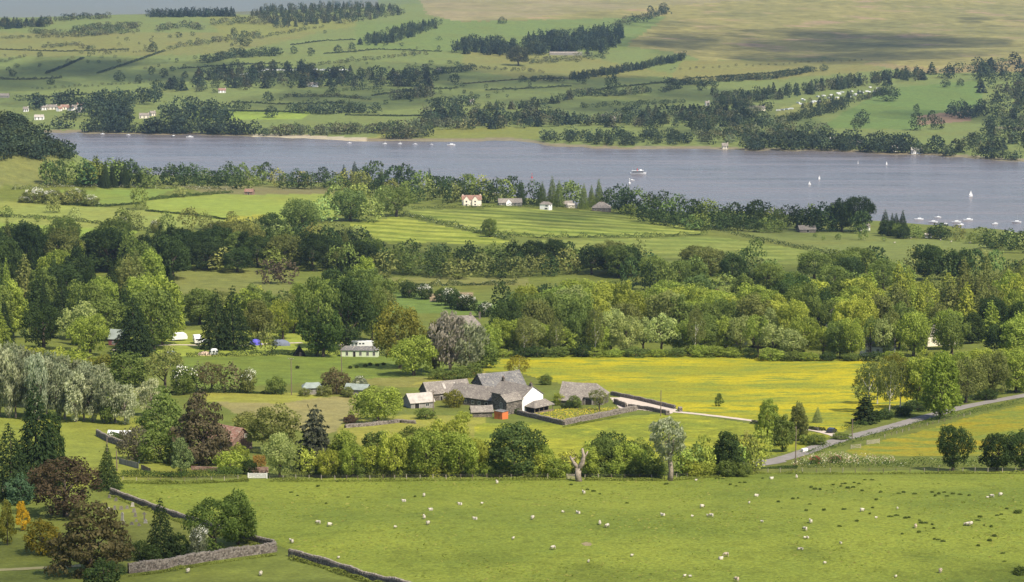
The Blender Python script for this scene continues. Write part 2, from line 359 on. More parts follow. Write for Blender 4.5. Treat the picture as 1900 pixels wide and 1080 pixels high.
fieldcols = [  # pixel polygon, base colour
    ([(-600, 330), (2600, 330), (2600, 1200), (-600, 1200)], (.100, .122, .024)),
    ([(-600, -200), (2600, -200), (2600, 320), (-600, 320)], (.112, .142, .042)),
    ([(-300, -70), (490, -70), (490, 27), (-300, 27)], (.10, .115, .075)),
    ([(-600, 765), (250, 770), (330, 800), (400, 880), (230, 892), (200, 905), (-600, 905)], (.15, .172, .028)),
    ([(190, 925), (340, 958), (470, 1005), (480, 1015), (240, 1050), (180, 1000)], (.13, .145, .03)),
    ([(395, 742), (450, 738), (660, 736), (668, 790), (600, 806), (540, 796), (430, 765)], (.19, .175, .068)), ([(380, 730), (640, 730), (520, 748), (380, 745)], (.19, .20, .035)),
    ([(640, 770), (900, 770), (900, 860), (600, 860)], (.18, .185, .035)), ([(660, 700), (820, 700), (800, 720), (660, 715)], (.15, .15, .04)),
    ([(340, 662), (830, 660), (860, 690), (640, 705), (340, 725)], (.105, .145, .025)), ([(820, 690), (900, 680), (900, 700), (760, 715)], (.20, .19, .04)),
    ([(200, 612), (650, 612), (650, 660), (280, 662)], (.18, .22, .035)),
    ([(320, 500), (540, 500), (540, 545), (330, 550)], (.12, .135, .035)), ([(690, 528), (930, 565), (930, 585), (720, 580)], (.095, .14, .03)),
    ([(790, 545), (878, 543), (882, 556), (800, 560)], (.21, .165, .10)), ([(690, 515), (980, 515), (980, 530), (700, 530)], (.13, .14, .04)),
    ([(-300, 405), (120, 412), (260, 430), (200, 446), (-300, 458)], (.155, .21, .035)), ([(-300, 372), (60, 376), (300, 392), (450, 410), (260, 428), (-300, 398)], (.165, .195, .045)),
    ([(270, 372), (400, 362), (620, 360), (620, 402), (500, 414), (420, 408), (280, 394)], (.165, .21, .038)), ([(420, 400), (500, 398), (470, 425), (410, 420)], (.21, .215, .03)),
    ([(110, 352), (330, 350), (270, 372), (190, 384), (100, 370)], (.125, .175, .035)), ([(330, 345), (620, 348), (620, 360), (400, 362)], (.13, .125, .05)),
    ([(-300, 285), (110, 285), (100, 345), (-300, 345)], (.12, .135, .04)),
    ([(1290, 418), (1560, 425), (1890, 460), (1690, 494), (1600, 482), (1440, 452), (1340, 434)], (.115, .14, .035)),
    ([(700, 255), (1000, 258), (1000, 235), (700, 240)], (0.126, 0.143, 0.034)), ([(660, 262), (760, 262), (760, 252), (640, 255)], (0.168, 0.176, 0.050)),
    ([(360, 206), (575, 206), (560, 222), (360, 222)], (0.160, 0.218, 0.038)), ([(-60, 60), (600, 60), (420, 100), (-60, 108)], (0.130, 0.139, 0.042)), ([(860, 90), (1060, 100), (1260, 140), (1000, 150), (860, 130)], (0.134, 0.143, 0.042)),
    ([(380, 28), (660, 28), (660, 50), (420, 78)], (0.134, 0.147, 0.038)), ([(660, 40), (1230, 30), (1160, 95), (830, 96), (660, 90)], (0.101, 0.139, 0.038)),
    ([(1270, 112), (1600, 108), (1640, 130), (1400, 150), (1240, 150)], (0.139, 0.139, 0.042)), ([(1520, 238), (1640, 165), (1815, 150), (1825, 190), (1700, 240)], (0.088, 0.134, 0.034)),
    ([(1600, 118), (1900, 80), (2400, 60), (2400, 130), (1700, 135)], (0.176, 0.147, 0.063)), ([(1440, 200), (1560, 180), (1560, 205), (1440, 215)], (0.160, 0.176, 0.050)), ([(1700, 215), (1800, 205), (1800, 225), (1700, 232)], (0.168, 0.118, 0.076)),
]
verts = np.stack([XX.ravel(), YY.ravel(), Zg.ravel()], 1)
vpx, vpy = to_px(XX, YY, Zg)
col = np.zeros((NR, NC, 3)); col[:] = (.11, .14, .035)
wob = und(XX, YY, 30, 9) * 2 + und(XX, YY, 4, 8) * 1.5
for poly, c in fieldcols:
    msk = inpoly(vpx + wob * 2, vpy + wob * .4, poly); col[msk] = c
fars = YY > 5200; col[fars & (vpx < 700)] = (.12, .13, .10)
shore = (Zg < ZL + 1.1) & (YY > 2000) & (YY < 2800); col[shore] = (.15, .135, .085)
beach = inpoly(vpx, vpy, [(470, 245), (660, 252), (760, 258), (760, 270), (640, 270), (470, 262)]) & (Zg < ZL + 1.4) & (vpx < 680); col[beach] = (.29, .265, .19)
colv = col.reshape(-1, 3)
ii, jj = np.meshgrid(np.arange(NR - 1), np.arange(NC - 1), indexing='ij')
a = (ii * NC + jj); quads = np.stack([a, a + 1, a + NC + 1, a + NC], -1).reshape(-1, 4)
fx = (XX[:-1, :-1] + XX[1:, 1:]) / 2; fy_ = (YY[:-1, :-1] + YY[1:, 1:]) / 2; fz = (Zg[:-1, :-1] + Zg[1:, 1:]) / 2
fpx, fpy = to_px(fx, fy_, fz); near = fy_ < 1850
fw = und(fx, fy_, 12, 5) + und(fx, fy_, 3, 6) * .8; fpx = fpx + fw * 5; fpy = fpy + fw * 1.2
reg = np.zeros(fx.shape, int)
for k, (poly, nearside) in enumerate([(PASTURE, 1), (BUTTER, 1), (BUTTER2, 1), (LOWER, 1), (STRIPE1, 1), (STRIPE2, 1), (STRIPE3, 1), (MOOR, 0), (HEATH, 0)]):
    reg[inpoly(fpx, fpy, poly) & (near if nearside else (fy_ > 2800) & (fy_ < 14000))] = k + 1
reg = reg.ravel()
MG = [grass_mat('ground_grass', None, None, attr=True, big=70),
      grass_mat('pasture_grass', (.160, .188, .026), (.106, .138, .020), (.078, .104, .017), big=34, mid=4, fine=.7, patch3=(.50, .74), rough=1),
      grass_mat('buttercup_flowers', (.345, .300, .012), (.22, .22, .018), (.125, .152, .02), big=40, mid=7, fine=1.0, patch=(.42, .57), patch3=(.47, .60), streak=.45, rough=1),
      grass_mat('buttercup_sparse', (.235, .195, .014), (.15, .168, .02), (.105, .13, .02), big=24, mid=6, fine=1, patch=(.42, .58), patch3=(.48, .60), streak=.5, rough=1),
      grass_mat('flowery_grass', (.20, .21, .02), (.14, .17, .02), (.26, .24, .016), big=26, mid=7, fine=1, patch=(.38, .62), patch3=(.56, .72), rough=1),
      grass_mat('mown_grass_a', (.22, .24, .04), (.19, .22, .035), None, big=50, mid=14, fine=3, stripes=((.33, 1), 4.0, 1., 11.)),
      grass_mat('mown_grass_b', (.20, .22, .045), (.165, .20, .035), None, big=60, mid=14, fine=3, stripes=((.12, 1), 5.0, 1., 13.)),
      grass_mat('mown_grass_c', (.165, .185, .04), (.14, .175, .035), None, big=60, mid=14, fine=3, stripes=((-.1, 1), 5.0, .6, 10.)),
      grass_mat('moor_grass', (.19, .172, .056), (.135, .132, .044), (.18, .13, .075), big=300, mid=120, fine=30, patch3=(.55, .68)),
      grass_mat('heath_grass', (.20, .17, .085), (.165, .155, .062), (.125, .115, .055), big=200, mid=90, fine=25, patch3=(.55, .7))]
names = ['ground', 'pasture', 'buttercup_meadow', 'buttercup_meadow', 'flowery_field', 'hay_meadow', 'hay_meadow', 'hay_meadow', 'moorland', 'heath']
for k in range(10):
    q = quads[reg == k]
    if not len(q): continue
    u, inv = np.unique(q, return_inverse=True)
    me = np_mesh(names[k], verts[u], inv.reshape(-1, 4), [MG[k]], True, vcol=colv[u] if k == 0 else None)
    tag(link(names[k], me), kind='structure')

# lake
m, n, l, b = new_mat('lake_water')
g_ = geo(n, l); big = noise(n, l, 1 / 160., 3, geo(n, l, (.35, 1, 1)))
lane = noise(n, l, 1 / 26., 5, geo(n, l, (.16, 1, 1)), .65); l.new(ramp(n, l, lane, [(.3, (.085, .078, .082)), (.52, (.112, .100, .102)), (.72, (.145, .130, .130))]), b.inputs['Base Color']); l.new(mapr(n, l, lane, .3, .7, .12, .34), b.inputs['Roughness']); b.inputs['Specular IOR Level'].default_value = .38; b.inputs['IOR'].default_value = 1.33  # sheen of the wind lanes put into the base colour, besides the roughness
w1 = noise(n, l, .22, 4, geo(n, l, (.45, 1, 1)), .6)
bp = n.new('ShaderNodeBump'); bp.inputs['Distance'].default_value = 1.3; l.new(w1, bp.inputs['Height']); l.new(mapr(n, l, big, .3, .7, .55, 1.), bp.inputs['Strength']); l.new(bp.outputs[0], b.inputs['Normal'])
M['water'] = m
lk = MB(); xs = np.linspace(-.5, .5, 41)
lv = [(x * 2300, yy, ZL) for yy in np.linspace(1500, 2900, 29) for x in np.linspace(-.6, .6, 41)]
lf = [(i * 41 + j, i * 41 + j + 1, (i + 1) * 41 + j + 1, (i + 1) * 41 + j) for i in range(28) for j in range(40)]
lk.add(lv, lf); tag(lk.build('lake', M['water']), kind='structure')

def ribbon(name, pts, width, mat, zoff, step=2.0):
    """a road or path laid over the ground along photo points"""
    W_ = [P(*p) for p in pts]; c = [W_[0]]
    for i in range(len(W_) - 1):
        L = (W_[i + 1] - W_[i]).length; k = max(1, int(L / step))
        p0 = W_[max(i - 1, 0)]; p1 = W_[i]; p2 = W_[i + 1]; p3 = W_[min(i + 2, len(W_) - 1)]
        for j in range(1, k + 1):
            t = j / k; c.append(0.5 * ((2 * p1) + (p2 - p0) * t + (2 * p0 - 5 * p1 + 4 * p2 - p3) * t * t + (3 * p1 - p0 - 3 * p2 + p3) * t ** 3))
    vs_ = []; nacr = 7
    for i, p in enumerate(c):
        d = (c[min(i + 1, len(c) - 1)] - c[max(i - 1, 0)]); d.z = 0; d.normalize(); s = Vector((d.y, -d.x, 0))
        w = width(i / (len(c) - 1)) if callable(width) else width
        for a_ in np.linspace(-.5, .5, nacr):
            q = p + s * (w * a_ + (R.uniform(-.15, .15) if abs(a_) > .4 else 0)); vs_.append((q.x, q.y, float(zat(q.x, q.y)) + zoff - (.0 if abs(a_) < .4 else zoff * .3)))
    fs_ = [(i * nacr + j, i * nacr + j + 1, (i + 1) * nacr + j + 1, (i + 1) * nacr + j) for i in range(len(c) - 1) for j in range(nacr - 1)]
    mb = MB(); mb.add(vs_, fs_); o = mb.build(name, mat, smooth_=True); tag(o, kind='structure'); return o
def sheet(name, poly, mat, zoff):
    """a yard laid over the ground inside a photo polygon"""
    px0, px1 = min(p[0] for p in poly), max(p[0] for p in poly); py0, py1 = min(p[1] for p in poly), max(p[1] for p in poly)
    nx, ny = max(8, int((px1 - px0) / 2.5)), max(8, int((py1 - py0) / .8)); gx, gy = np.meshgrid(np.linspace(px0, px1, nx), np.linspace(py0, py1, ny))
    vs_ = [P(x, y_, zoff) for x, y_ in zip(gx.ravel(), gy.ravel())]; fs_ = []
    for i in range(ny - 1):
        for j in range(nx - 1):
            if inpoly(np.array((gx[i, j] + gx[i, j + 1]) / 2), np.array((gy[i, j] + gy[i + 1, j]) / 2), poly): fs_.append((i * nx + j, (i + 1) * nx + j, (i + 1) * nx + j + 1, i * nx + j + 1))
    mb = MB(); mb.add(vs_, fs_); o = mb.build(name, mat, smooth_=True); tag(o, kind='structure'); return o
ribbon('road', [(1375, 864), (1420, 858), (1475, 845), (1530, 825), (1590, 808), (1650, 793), (1720, 773), (1800, 753), (1900, 734), (2000, 716)], lambda t: 8.5 if t < .06 else 5.4, M['road'], .12)
ribbon('track', [(1238, 763), (1300, 769), (1390, 780), (1450, 790), (1520, 800), (1560, 812)], 3.2, M['gravel'], .10)
sheet('yard', [(1132, 738), (1165, 737), (1210, 747), (1256, 760), (1246, 768), (1180, 760), (1150, 758), (1140, 748)], M['gravel'], .09)
ribbon('campsite_road', [(210, 650), (260, 643), (330, 640), (420, 642), (500, 638), (560, 636)], 3.5, M['gravel'], .1)
ribbon('path', [(-60, 1060), (40, 1056), (110, 1052), (150, 1050)], 2.6, plain('worn_path', (.23, .21, .10), .95, .2, 1), .08)
# ---------------------------------------------------------------- foliage prototypes (unit height, unit width)
def nrm(v): return v / np.maximum(np.linalg.norm(v, axis=1, keepdims=True), 1e-9)
def leaf_quads(Pc, N, size, asp, g, along=None):
    N = nrm(N); k = len(Pc)
    t = g.normal(size=(k, 3)) if along is None else along + g.normal(size=(k, 3)) * .35
    t = nrm(t - N * (t * N).sum(1, keepdims=True)); b = np.cross(N, t)
    s = np.asarray(size).reshape(-1, 1) * g.uniform(.7, 1.3, (k, 1))
    V = np.stack([Pc - t * s * asp, Pc - b * s * .75 + t * s * .1, Pc + t * s * asp, Pc + b * s * .75 + t * s * .1], 1).reshape(-1, 3)
    return V, np.arange(4 * k).reshape(-1, 4)
def norm_unit(V, z0=0.):
    w = max(np.percentile(np.abs(V[:, 0]), 99.5), np.percentile(np.abs(V[:, 1]), 99.5)) * 2; V = V.copy(); V[:, :2] /= w
    V[:, 2] = V[:, 2] / V[:, 2].max(); return V
def clumps(g, nc, rx, zc, rz, rmin, rmax, fl=0.0, pear=0.0, inner=.25):
    out = []; tries = 0; f1, f2, f3 = g.uniform(0, 6.28, 3); am = g.uniform(.12, .26)
    while len(out) < nc and tries < 9000:
        tries += 1
        d = g.normal(size=3); d /= np.linalg.norm(d); u = g.uniform(inner, 1) ** .45
        if d[2] < -.7 and g.random() < .5: continue
        p = d * u; an = math.atan2(d[1], d[0]); k = (1 - pear * p[2]) * (1 + am * math.sin(2 * an + f1) + am * .7 * math.sin(3 * an + f2 + 2 * d[2]) + .5 * am * math.sin(5 * d[2] + f3))
        c = np.array([p[0] * rx * k, p[1] * rx * k, zc + p[2] * rz]); r = g.uniform(rmin, rmax)
        if all(np.linalg.norm((c - o[0]) * (1, 1, 1 + fl)) > (r + o[1]) * (.52 if tries < 6000 else .35) for o in out): out.append((c, r))
    return out
def crown(seed, nc=46, nl=165, rx=.37, zc=.54, rz=.42, rmin=.085, rmax=.165, leaf=.0175, asp=1.25, flat=1.0, jit=.5, pear=0., vc=.22, upright=False, fl=0.):
    g = np.random.default_rng(seed); Ps, Ns, vs_ = [], [], []
    cc = np.array([0, 0, zc])
    for c, r in clumps(g, nc, rx, zc, rz, rmin, rmax, fl, pear):
        k = max(6, int(nl * (r / rmax) ** 1.6)); d = nrm(g.normal(size=(k * 2, 3)))
        out = nrm((c - cc)[None] + d * .001)[0]
        keep = (d @ out > -.35) & (d[:, 2] > -.75); d = d[keep][:k]
        q = c + d * r * g.uniform(.6, 1.12, (len(d), 1)) * np.array([1, 1, flat]); Ps.append(q); Ns.append(d * np.array([1, 1, 1 / max(flat, .3)]) + g.normal(size=d.shape) * jit)
        vs_.append(g.uniform(1 - vc, 1 + vc) * g.uniform(.88, 1.14, len(d)))
    Ps = np.concatenate(Ps); Ns = np.concatenate(Ns); v = np.concatenate(vs_)
    al = None
    if upright:
        al = np.tile(np.array([[.55, .25, .9]]), (len(Ps), 1))
    V, Q = leaf_quads(Ps, Ns, leaf, asp, g, al)
    return norm_unit(V), Q, v
def conifer(seed, tiers=26, leaf=.0135, power=.85, droop=.28, z0=.06, dens=1., ragged=.25):
    g = np.random.default_rng(seed); Ps, Ns, Al, vs_ = [], [], [], []
    for i in range(tiers):
        f = i / (tiers - 1); z = z0 + (1 - z0) * f ** .93; rad = .5 * (1 - f) ** power + .012
        nb = max(4, int((15 * (1 - f) + 4) * dens)); a0 = g.uniform(0, 6.28)
        for b_ in range(nb):
            a = a0 + 6.283 * b_ / nb + g.normal() * .12; L = rad * g.uniform(1 - ragged, 1.08); k = max(3, int(L / .5 * 38 * dens) + 2)
            s = np.sqrt(g.uniform(.06, 1, k)); w = g.normal(size=k) * .05 * (1.15 - s) * 1.6
            dirn = np.array([math.cos(a), math.sin(a)]); side = np.array([-dirn[1], dirn[0]])
            xy = dirn[None] * (s * L)[:, None] + side[None] * w[:, None]; zz = z - droop * L * s ** 1.3 + g.normal(size=k) * .008
            Ps.append(np.column_stack([xy, zz])); Ns.append(np.column_stack([np.tile(dirn * .45, (k, 1)), np.full(k, .8)]) + g.normal(size=(k, 3)) * .5)
            Al.append(np.tile(np.array([dirn[0], dirn[1], -.35]), (k, 1))); vs_.append(g.uniform(.8, 1.2) * g.uniform(.8, 1.2, k))
    Ps = np.concatenate(Ps); V, Q = leaf_quads(Ps, np.concatenate(Ns), leaf, 1.8, g, np.concatenate(Al))
    return norm_unit(V), Q, np.concatenate(vs_)
def trunk_mesh(seed, mat, top=.62, r=.034, limbs=6, name='trunk'):
    g = random.Random(seed); mb = MB(); lean = (g.uniform(-.03, .03), g.uniform(-.03, .03))
    mb.tube([(0, 0, -.03), (lean[0] * .3, lean[1] * .3, .12), (lean[0], lean[1], .35), (lean[0] * 1.5, lean[1] * 1.5, top)], [r * 1.35, r, r * .7, r * .2], 7)
    for i in range(limbs):
        z = g.uniform(.16, .45); a = g.uniform(0, 6.28); L = g.uniform(.18, .34)
        mb.tube([(lean[0] * z, lean[1] * z, z), (math.cos(a) * L * .5, math.sin(a) * L * .5, z + L * .45), (math.cos(a) * L, math.sin(a) * L, z + L * .9)], [r * .5, r * .32, r * .1], 5)
    return mb.mesh(name, mat)
KIND = {}; TR = {}
def reg_kind(k, protos): KIND[k] = [np_mesh('crown', V, Q, [M['leaf']], fattr=v) for V, Q, v in protos]
reg_kind('broad', [crown(s, nc=n_, rx=rx, zc=.53, rz=rz, nl=190) for s, n_, rx, rz in ((1, 50, .37, .42), (2, 42, .40, .40), (3, 54, .36, .44), (4, 38, .40, .42))])
reg_kind('tall', [crown(s, nc=56, rx=.27, zc=.53, rz=.44, rmin=.07, rmax=.13, pear=.25) for s in (11, 12, 13)])
reg_kind('loose', [crown(s, nc=44, nl=70, rx=.38, zc=.6, rz=.33, rmin=.07, rmax=.12, leaf=.018, jit=1.0) for s in (21, 22)])
reg_kind('birch', [crown(s, nc=60, nl=70, rx=.33, zc=.60, rz=.37, rmin=.06, rmax=.11, leaf=.015, jit=1.2, vc=.15) for s in (31, 32)])
reg_kind('willow', [crown(s, nc=40, nl=110, rx=.33, zc=.52, rz=.40, rmin=.08, rmax=.14, leaf=.017, asp=2.2, jit=.9, vc=.25, upright=True) for s in (41, 42, 43)])
reg_kind('layer', [crown(s, nc=85, nl=120, rx=.36, zc=.42, rz=.44, rmin=.09, rmax=.17, leaf=.019, flat=.45, pear=.55, jit=.55, fl=.9) for s in (51, 52)])
reg_kind('conifer', [conifer(61), conifer(62, tiers=22, power=.75), conifer(63, tiers=30, power=1.0, dens=.9)])
reg_kind('cedar', [conifer(71, tiers=13, leaf=.021, power=.55, droop=.12, dens=1.2, ragged=.5), conifer(72, tiers=11, leaf=.024, power=.6, droop=.08, dens=1.2, ragged=.55)])
reg_kind('larch', [conifer(81, tiers=20, leaf=.019, power=.7, droop=.12, dens=.9, ragged=.4), conifer(82, tiers=18, leaf=.020, power=.62, droop=.18, dens=.85, ragged=.45)])
reg_kind('cypress', [crown(s, nc=40, nl=120, rx=.30, zc=.47, rz=.46, rmin=.07, rmax=.12, leaf=.019, pear=.55, jit=.5, vc=.12) for s in (91, 92)])
reg_kind('bush', [crown(s, nc=34, nl=110, rx=.36, zc=.42, rz=.42, rmin=.11, rmax=.19, leaf=.026) for s in (101, 102, 103)])
reg_kind('rush', [])
def rush():
    g = np.random.default_rng(5); k = 170; a = g.uniform(0, 6.28, k); r = np.sqrt(g.uniform(0, 1, k)) * .30; Pc = np.column_stack([np.cos(a) * r * 1.2, np.sin(a) * r, g.uniform(.25, .62, k)])
    al = np.column_stack([np.cos(a) * r * 1.6, np.sin(a) * r * 1.6, np.full(k, .8)]); V, Q = leaf_quads(Pc, np.column_stack([np.cos(a), np.sin(a), np.full(k, .2)]) + g.normal(size=(k, 3)) * .4, .075, 4.2, g, al)
    return norm_unit(V), Q, g.uniform(.7, 1.3, k)
reg_kind('rush', [rush()])
TR['wood'] = [trunk_mesh(s, M['bark']) for s in (1, 2, 3)]; TR['birch'] = [trunk_mesh(s, M['bark_birch'], .85, .020, 5) for s in (4, 5)]
TR['conifer'] = [trunk_mesh(6, M['bark'], .9, .022, 0)]; TR['stem'] = [trunk_mesh(s, M['bark'], .5, .03, 7, 'stem') for s in (7, 8)]; TR['pale'] = [trunk_mesh(9, M['bark_pale'], .7, .03, 8)]
TRK = dict(broad='wood', tall='wood', loose='wood', birch='birch', willow='pale', layer='wood', conifer='conifer', cedar='conifer', larch='conifer', cypress='conifer', bush='stem')
# white blossom, laid over a bush
def blossoms(seed):
    g = np.random.default_rng(seed); V, Q, v = crown(101 + seed, nc=26, nl=60, rx=.365, zc=.45, rz=.41, rmin=.12, rmax=.2, leaf=.02, jit=.5)
    q = Q.reshape(-1, 4); cz = V[q[:, 0]]; k = (g.random(len(q)) < .85) & (cz[:, 2] + .22 * np.sin(cz[:, 0] * 9 + seed) + .18 * np.sin(cz[:, 1] * 11) > .58); u, inv = np.unique(q[k], return_inverse=True)
    return np_mesh('blossom', V[u] * np.array([1.03, 1.03, 1.02]), inv.reshape(-1, 4), [M['blossom']])
BLOS = [blossoms(0), blossoms(1)]

PAL = dict(fresh=(.25, .305, .056), yel=(.305, .335, .058), mid=(.145, .188, .047), dark=(.056, .086, .027), olive=(.18, .195, .058), deep=(.040, .062, .022), blue=(.06, .10, .05),
           silver=(.35, .375, .235), grey=(.235, .255, .15), copper=(.085, .064, .036), brown=(.17, .125, .065), gold=(.50, .32, .025), goldg=(.25, .205, .03), pale=(.30, .34, .12), pinkgrey=(.26, .235, .185), bronze=(.19, .185, .034))
CNAME = dict(fresh='bright green', yel='yellow green', mid='mid green', dark='dark green', olive='olive green', deep='very dark', pale='pale green', bronze='olive gold', grey='grey green', silver='silver')
COUNT = {}; WAIT = []
def tree(kind, px, py, hpx, wpx, col, label, group=None, cat='tree', blossom=0, name=None, var=.13, pos=None):
    p = P(px, py)
    if p.y > 1500 and p.z < ZL + .4: return
    if group and kind in ('broad', 'tall', 'loose', 'bush', 'willow', 'larch', 'conifer') and isinstance(col, str) and col in CNAME and not blossom:
        mm = re.search(r'\b(tree|bush|shrub|willow|larch|conifer|spruce)\b', label); q = wpx / hpx
        label = CNAME[col] + (' spreading ' if q > 1.05 else ' slim ' if q < .78 else ' rounded ') + label[mm.start():]; var = min(var, .09)
    WAIT.append((hpx * wpx, kind, hpx, wpx, col, label, group, cat, blossom, name, var, p))
def grow(kind, px, py, hpx, wpx, col, label, group=None, cat='tree', blossom=0, name=None, var=.13, pos=None):
    p = pos
    s = F / p.y; h = hpx / s; w = wpx / s
    nm = name or dict(conifer='conifer', cedar='conifer', larch='conifer', cypress='conifer', bush='bush', birch='birch_tree', willow='willow_tree').get(kind, 'broadleaf_tree')
    root = thing(nm, label, cat, (p.x, p.y, p.z - .05 * min(h, 4)), R.uniform(0, 6.28) if kind != 'willow' else R.uniform(-.5, .5), group)
    tk = TRK[kind]; t = link('stem' if tk == 'stem' else 'trunk', R.choice(TR[tk]), root); t.scale = (w, w, h)
    c = link('crown' if tk != 'stem' else 'foliage', R.choice(KIND[kind]), root); c.scale = (w * R.uniform(.93, 1.07), w, h)
    cc = PAL[col] if isinstance(col, str) else col; b = R.gauss(1, var); b = min(max(b, .6), 1.5); hu = R.gauss(0, var * .25)
    c.color = (max(cc[0] * b * (1 + hu), .004), cc[1] * b, max(cc[2] * b * (1 - hu), .003), 1)
    if blossom:
        bo = link('blossom', R.choice(BLOS), root); bo.scale = (w * blossom, w * blossom, h)
    COUNT[cat] = COUNT.get(cat, 0) + 1
    return root
def fill(poly, n, kinds, cols, hr, wr, label, group, cat='tree', sep=1.0, sortback=False):
    """scatter n trees with their feet inside a photo polygon"""
    x0, x1 = min(p[0] for p in poly), max(p[0] for p in poly); y0, y1 = min(p[1] for p in poly), max(p[1] for p in poly)
    pts = []; tries = 0
    while len(pts) < n and tries < 20000:
        tries += 1; x, y_ = R.uniform(x0, x1), R.uniform(y0, y1)
        if not inpoly(np.array(x), np.array(y_), poly): continue
        lim = sep * (1 if tries < 12000 else .6)
        if all(abs(x - a_) + 2.2 * abs(y_ - b_) > lim for a_, b_ in pts): pts.append((x, y_))
    for x, y_ in pts:
        h = R.uniform(*hr); k = R.choice(kinds)
        w = R.uniform(*wr) * (.55 if k in ('conifer',) else .75 if k in ('larch', 'tall') else 1)
        lab = label.get(k, label['']) if isinstance(label, dict) else label
        gr = group if not isinstance(label, dict) else group + (' conifers' if k in label else '')
        tree(k, x, y_, h, w, R.choice(cols), lab, gr, cat if k not in ('conifer', 'larch', 'cedar') else 'conifer')
def along(path, step, jx, jy, kinds, cols, hr, wr, label, group, cat='tree', blossom=0):
    d = 0
    for (xa, ya), (xb, yb) in zip(path[:-1], path[1:]):
        L = math.hypot(xb - xa, yb - ya)
        while d < L:
            t = d / L; k = R.choice(kinds); h = R.uniform(*hr)
            tree(k, xa + (xb - xa) * t + R.uniform(-jx, jx), ya + (yb - ya) * t + R.uniform(-jy, jy), h, R.uniform(*wr) * (.55 if k == 'conifer' else .8 if k == 'tall' else 1), R.choice(cols), label, group,
                 cat if k not in ('conifer', 'larch') else 'conifer', blossom=blossom if R.random() < .35 else 0)
            d += step * R.uniform(.7, 1.3)
        d -= L

import re
# ---- near left: churchyard corner
tree('conifer', 70, 905, 212, 130, 'deep', 'tallest dark fir with a pointed top beside the churchyard', cat='conifer')
tree('conifer', 20, 925, 150, 110, 'deep', 'dark evergreen filling the corner beside the tallest fir', cat='conifer')
tree('cypress', 100, 900, 150, 84, 'dark', 'dull green cypress behind the copper beech', cat='conifer')
tree('conifer', 200, 908, 90, 62, 'dark', 'small dark green spruce beside the churchyard wall end', cat='conifer', var=.02)
tree('broad', 122, 958, 122, 165, 'copper', 'wide dark copper beech by the churchyard', name='copper_beech', var=.02)
tree('bush', 38, 935, 62, 70, 'blue', 'blue green shrub under the copper beech', cat='bush')
tree('cypress', 14, 1012, 95, 44, 'bronze', 'bronze green columnar cypress beside the golden cypress', cat='conifer', var=.03)
tree('cypress', 42, 985, 62, 36, 'gold', 'bright golden yellow cypress in the churchyard', cat='conifer', var=.02)
tree('bush', 80, 1028, 70, 74, 'goldg', 'round golden green shrub on the churchyard lawn', cat='bush', var=.03)
tree('layer', 168, 1066, 150, 158, (.128, .110, .046), 'large olive brown yew with layered branches', name='yew_tree', var=.02)
tree('bush', 192, 1090, 55, 95, 'dark', 'low green shrub in front of the olive brown yew', cat='bush')
tree('conifer', 300, 1036, 122, 74, 'deep', 'dark spruce standing inside the churchyard wall', cat='conifer', var=.03)
for x, y_, h, w in ((258, 1040, 42, 50), (330, 1034, 52, 46), (282, 1042, 36, 44)): tree('bush', x, y_, h, w, 'dark', 'dark green shrub at the foot of the churchyard spruce', 'shrubs round the churchyard spruce', 'bush')
tree('broad', 398, 1022, 110, 122, (.125, .175, .04), 'full green sycamore at the corner of the churchyard wall', var=.02)
tree('tall', 442, 1010, 114, 86, (.125, .175, .04), 'taller green tree leaning out behind the wall corner sycamore', var=.02)
tree('bush', 368, 1034, 66, 40, 'grey', 'white flowering hawthorn by the churchyard wall', cat='bush', blossom=1.0)
# ---- silver willow row
for i, x in enumerate(np.linspace(-20, 228, 15)):
    tree('willow', x + R.uniform(-4, 4), 772 + x * .055 + R.uniform(-3, 4), 142 - x * .24 + R.uniform(-10, 8), 62, R.choice(['silver', 'silver', 'grey']), 'silver leaved willow in the windswept row by the green field', 'silver willow row')
for i, x in enumerate(np.linspace(-10, 190, 9)):
    tree('willow', x, 752 + x * .06, 128 - x * .2 + R.uniform(-6, 8), 62, 'grey', 'silver leaved willow in the windswept row by the green field', 'silver willow row')
tree('tall', 205, 786, 66, 46, 'mid', 'small green tree at the end of the silver willow row')
tree('willow', 280, 772, 78, 52, 'silver', 'silver willow standing alone past the end of the row')
# ---- hedge of the campsite and the field below it
for x, y_, h, w, c in ((70, 692, 52, 76, 'yel'), (148, 702, 62, 88, 'fresh'), (195, 706, 52, 70, 'bronze'), (238, 718, 72, 78, 'mid'), (110, 690, 50, 60, 'yel'), (20, 690, 50, 70, 'fresh')):
    tree('bush', x, y_, h, w, c, 'leafy green shrub in the hedge between willows and campsite', 'campsite hedge shrubs', 'bush')
tree('loose', 306, 722, 84, 80, 'olive', 'thin olive tree in front of the caravans')
tree('bush', 340, 732, 60, 54, 'mid', 'dark hawthorn with white blossom on its crown below the campsite', cat='bush', blossom=.9)
tree('bush', 460, 729, 50, 36, 'olive', 'white flowering hawthorn between two grey brown thorns', cat='bush', blossom=.95)
for x, w in ((392, 62), (428, 56), (372, 40)): tree('loose', x, 728, 60, w, (0.128, 0.112, 0.053), 'grey brown thorn tree in the field hedge', 'grey brown thorns')
tree('bush', 512, 731, 36, 44, 'mid', 'round dark bush beside the telegraph pole', cat='bush')
tree('bush', 625, 731, 54, 58, (0.158, 0.128, 0.057), 'large russet bush in front of the grey sheds', cat='bush')
tree('bush', 668, 729, 34, 36, 'grey', 'hawthorn with white blossom against the end shed', cat='bush', blossom=.8)
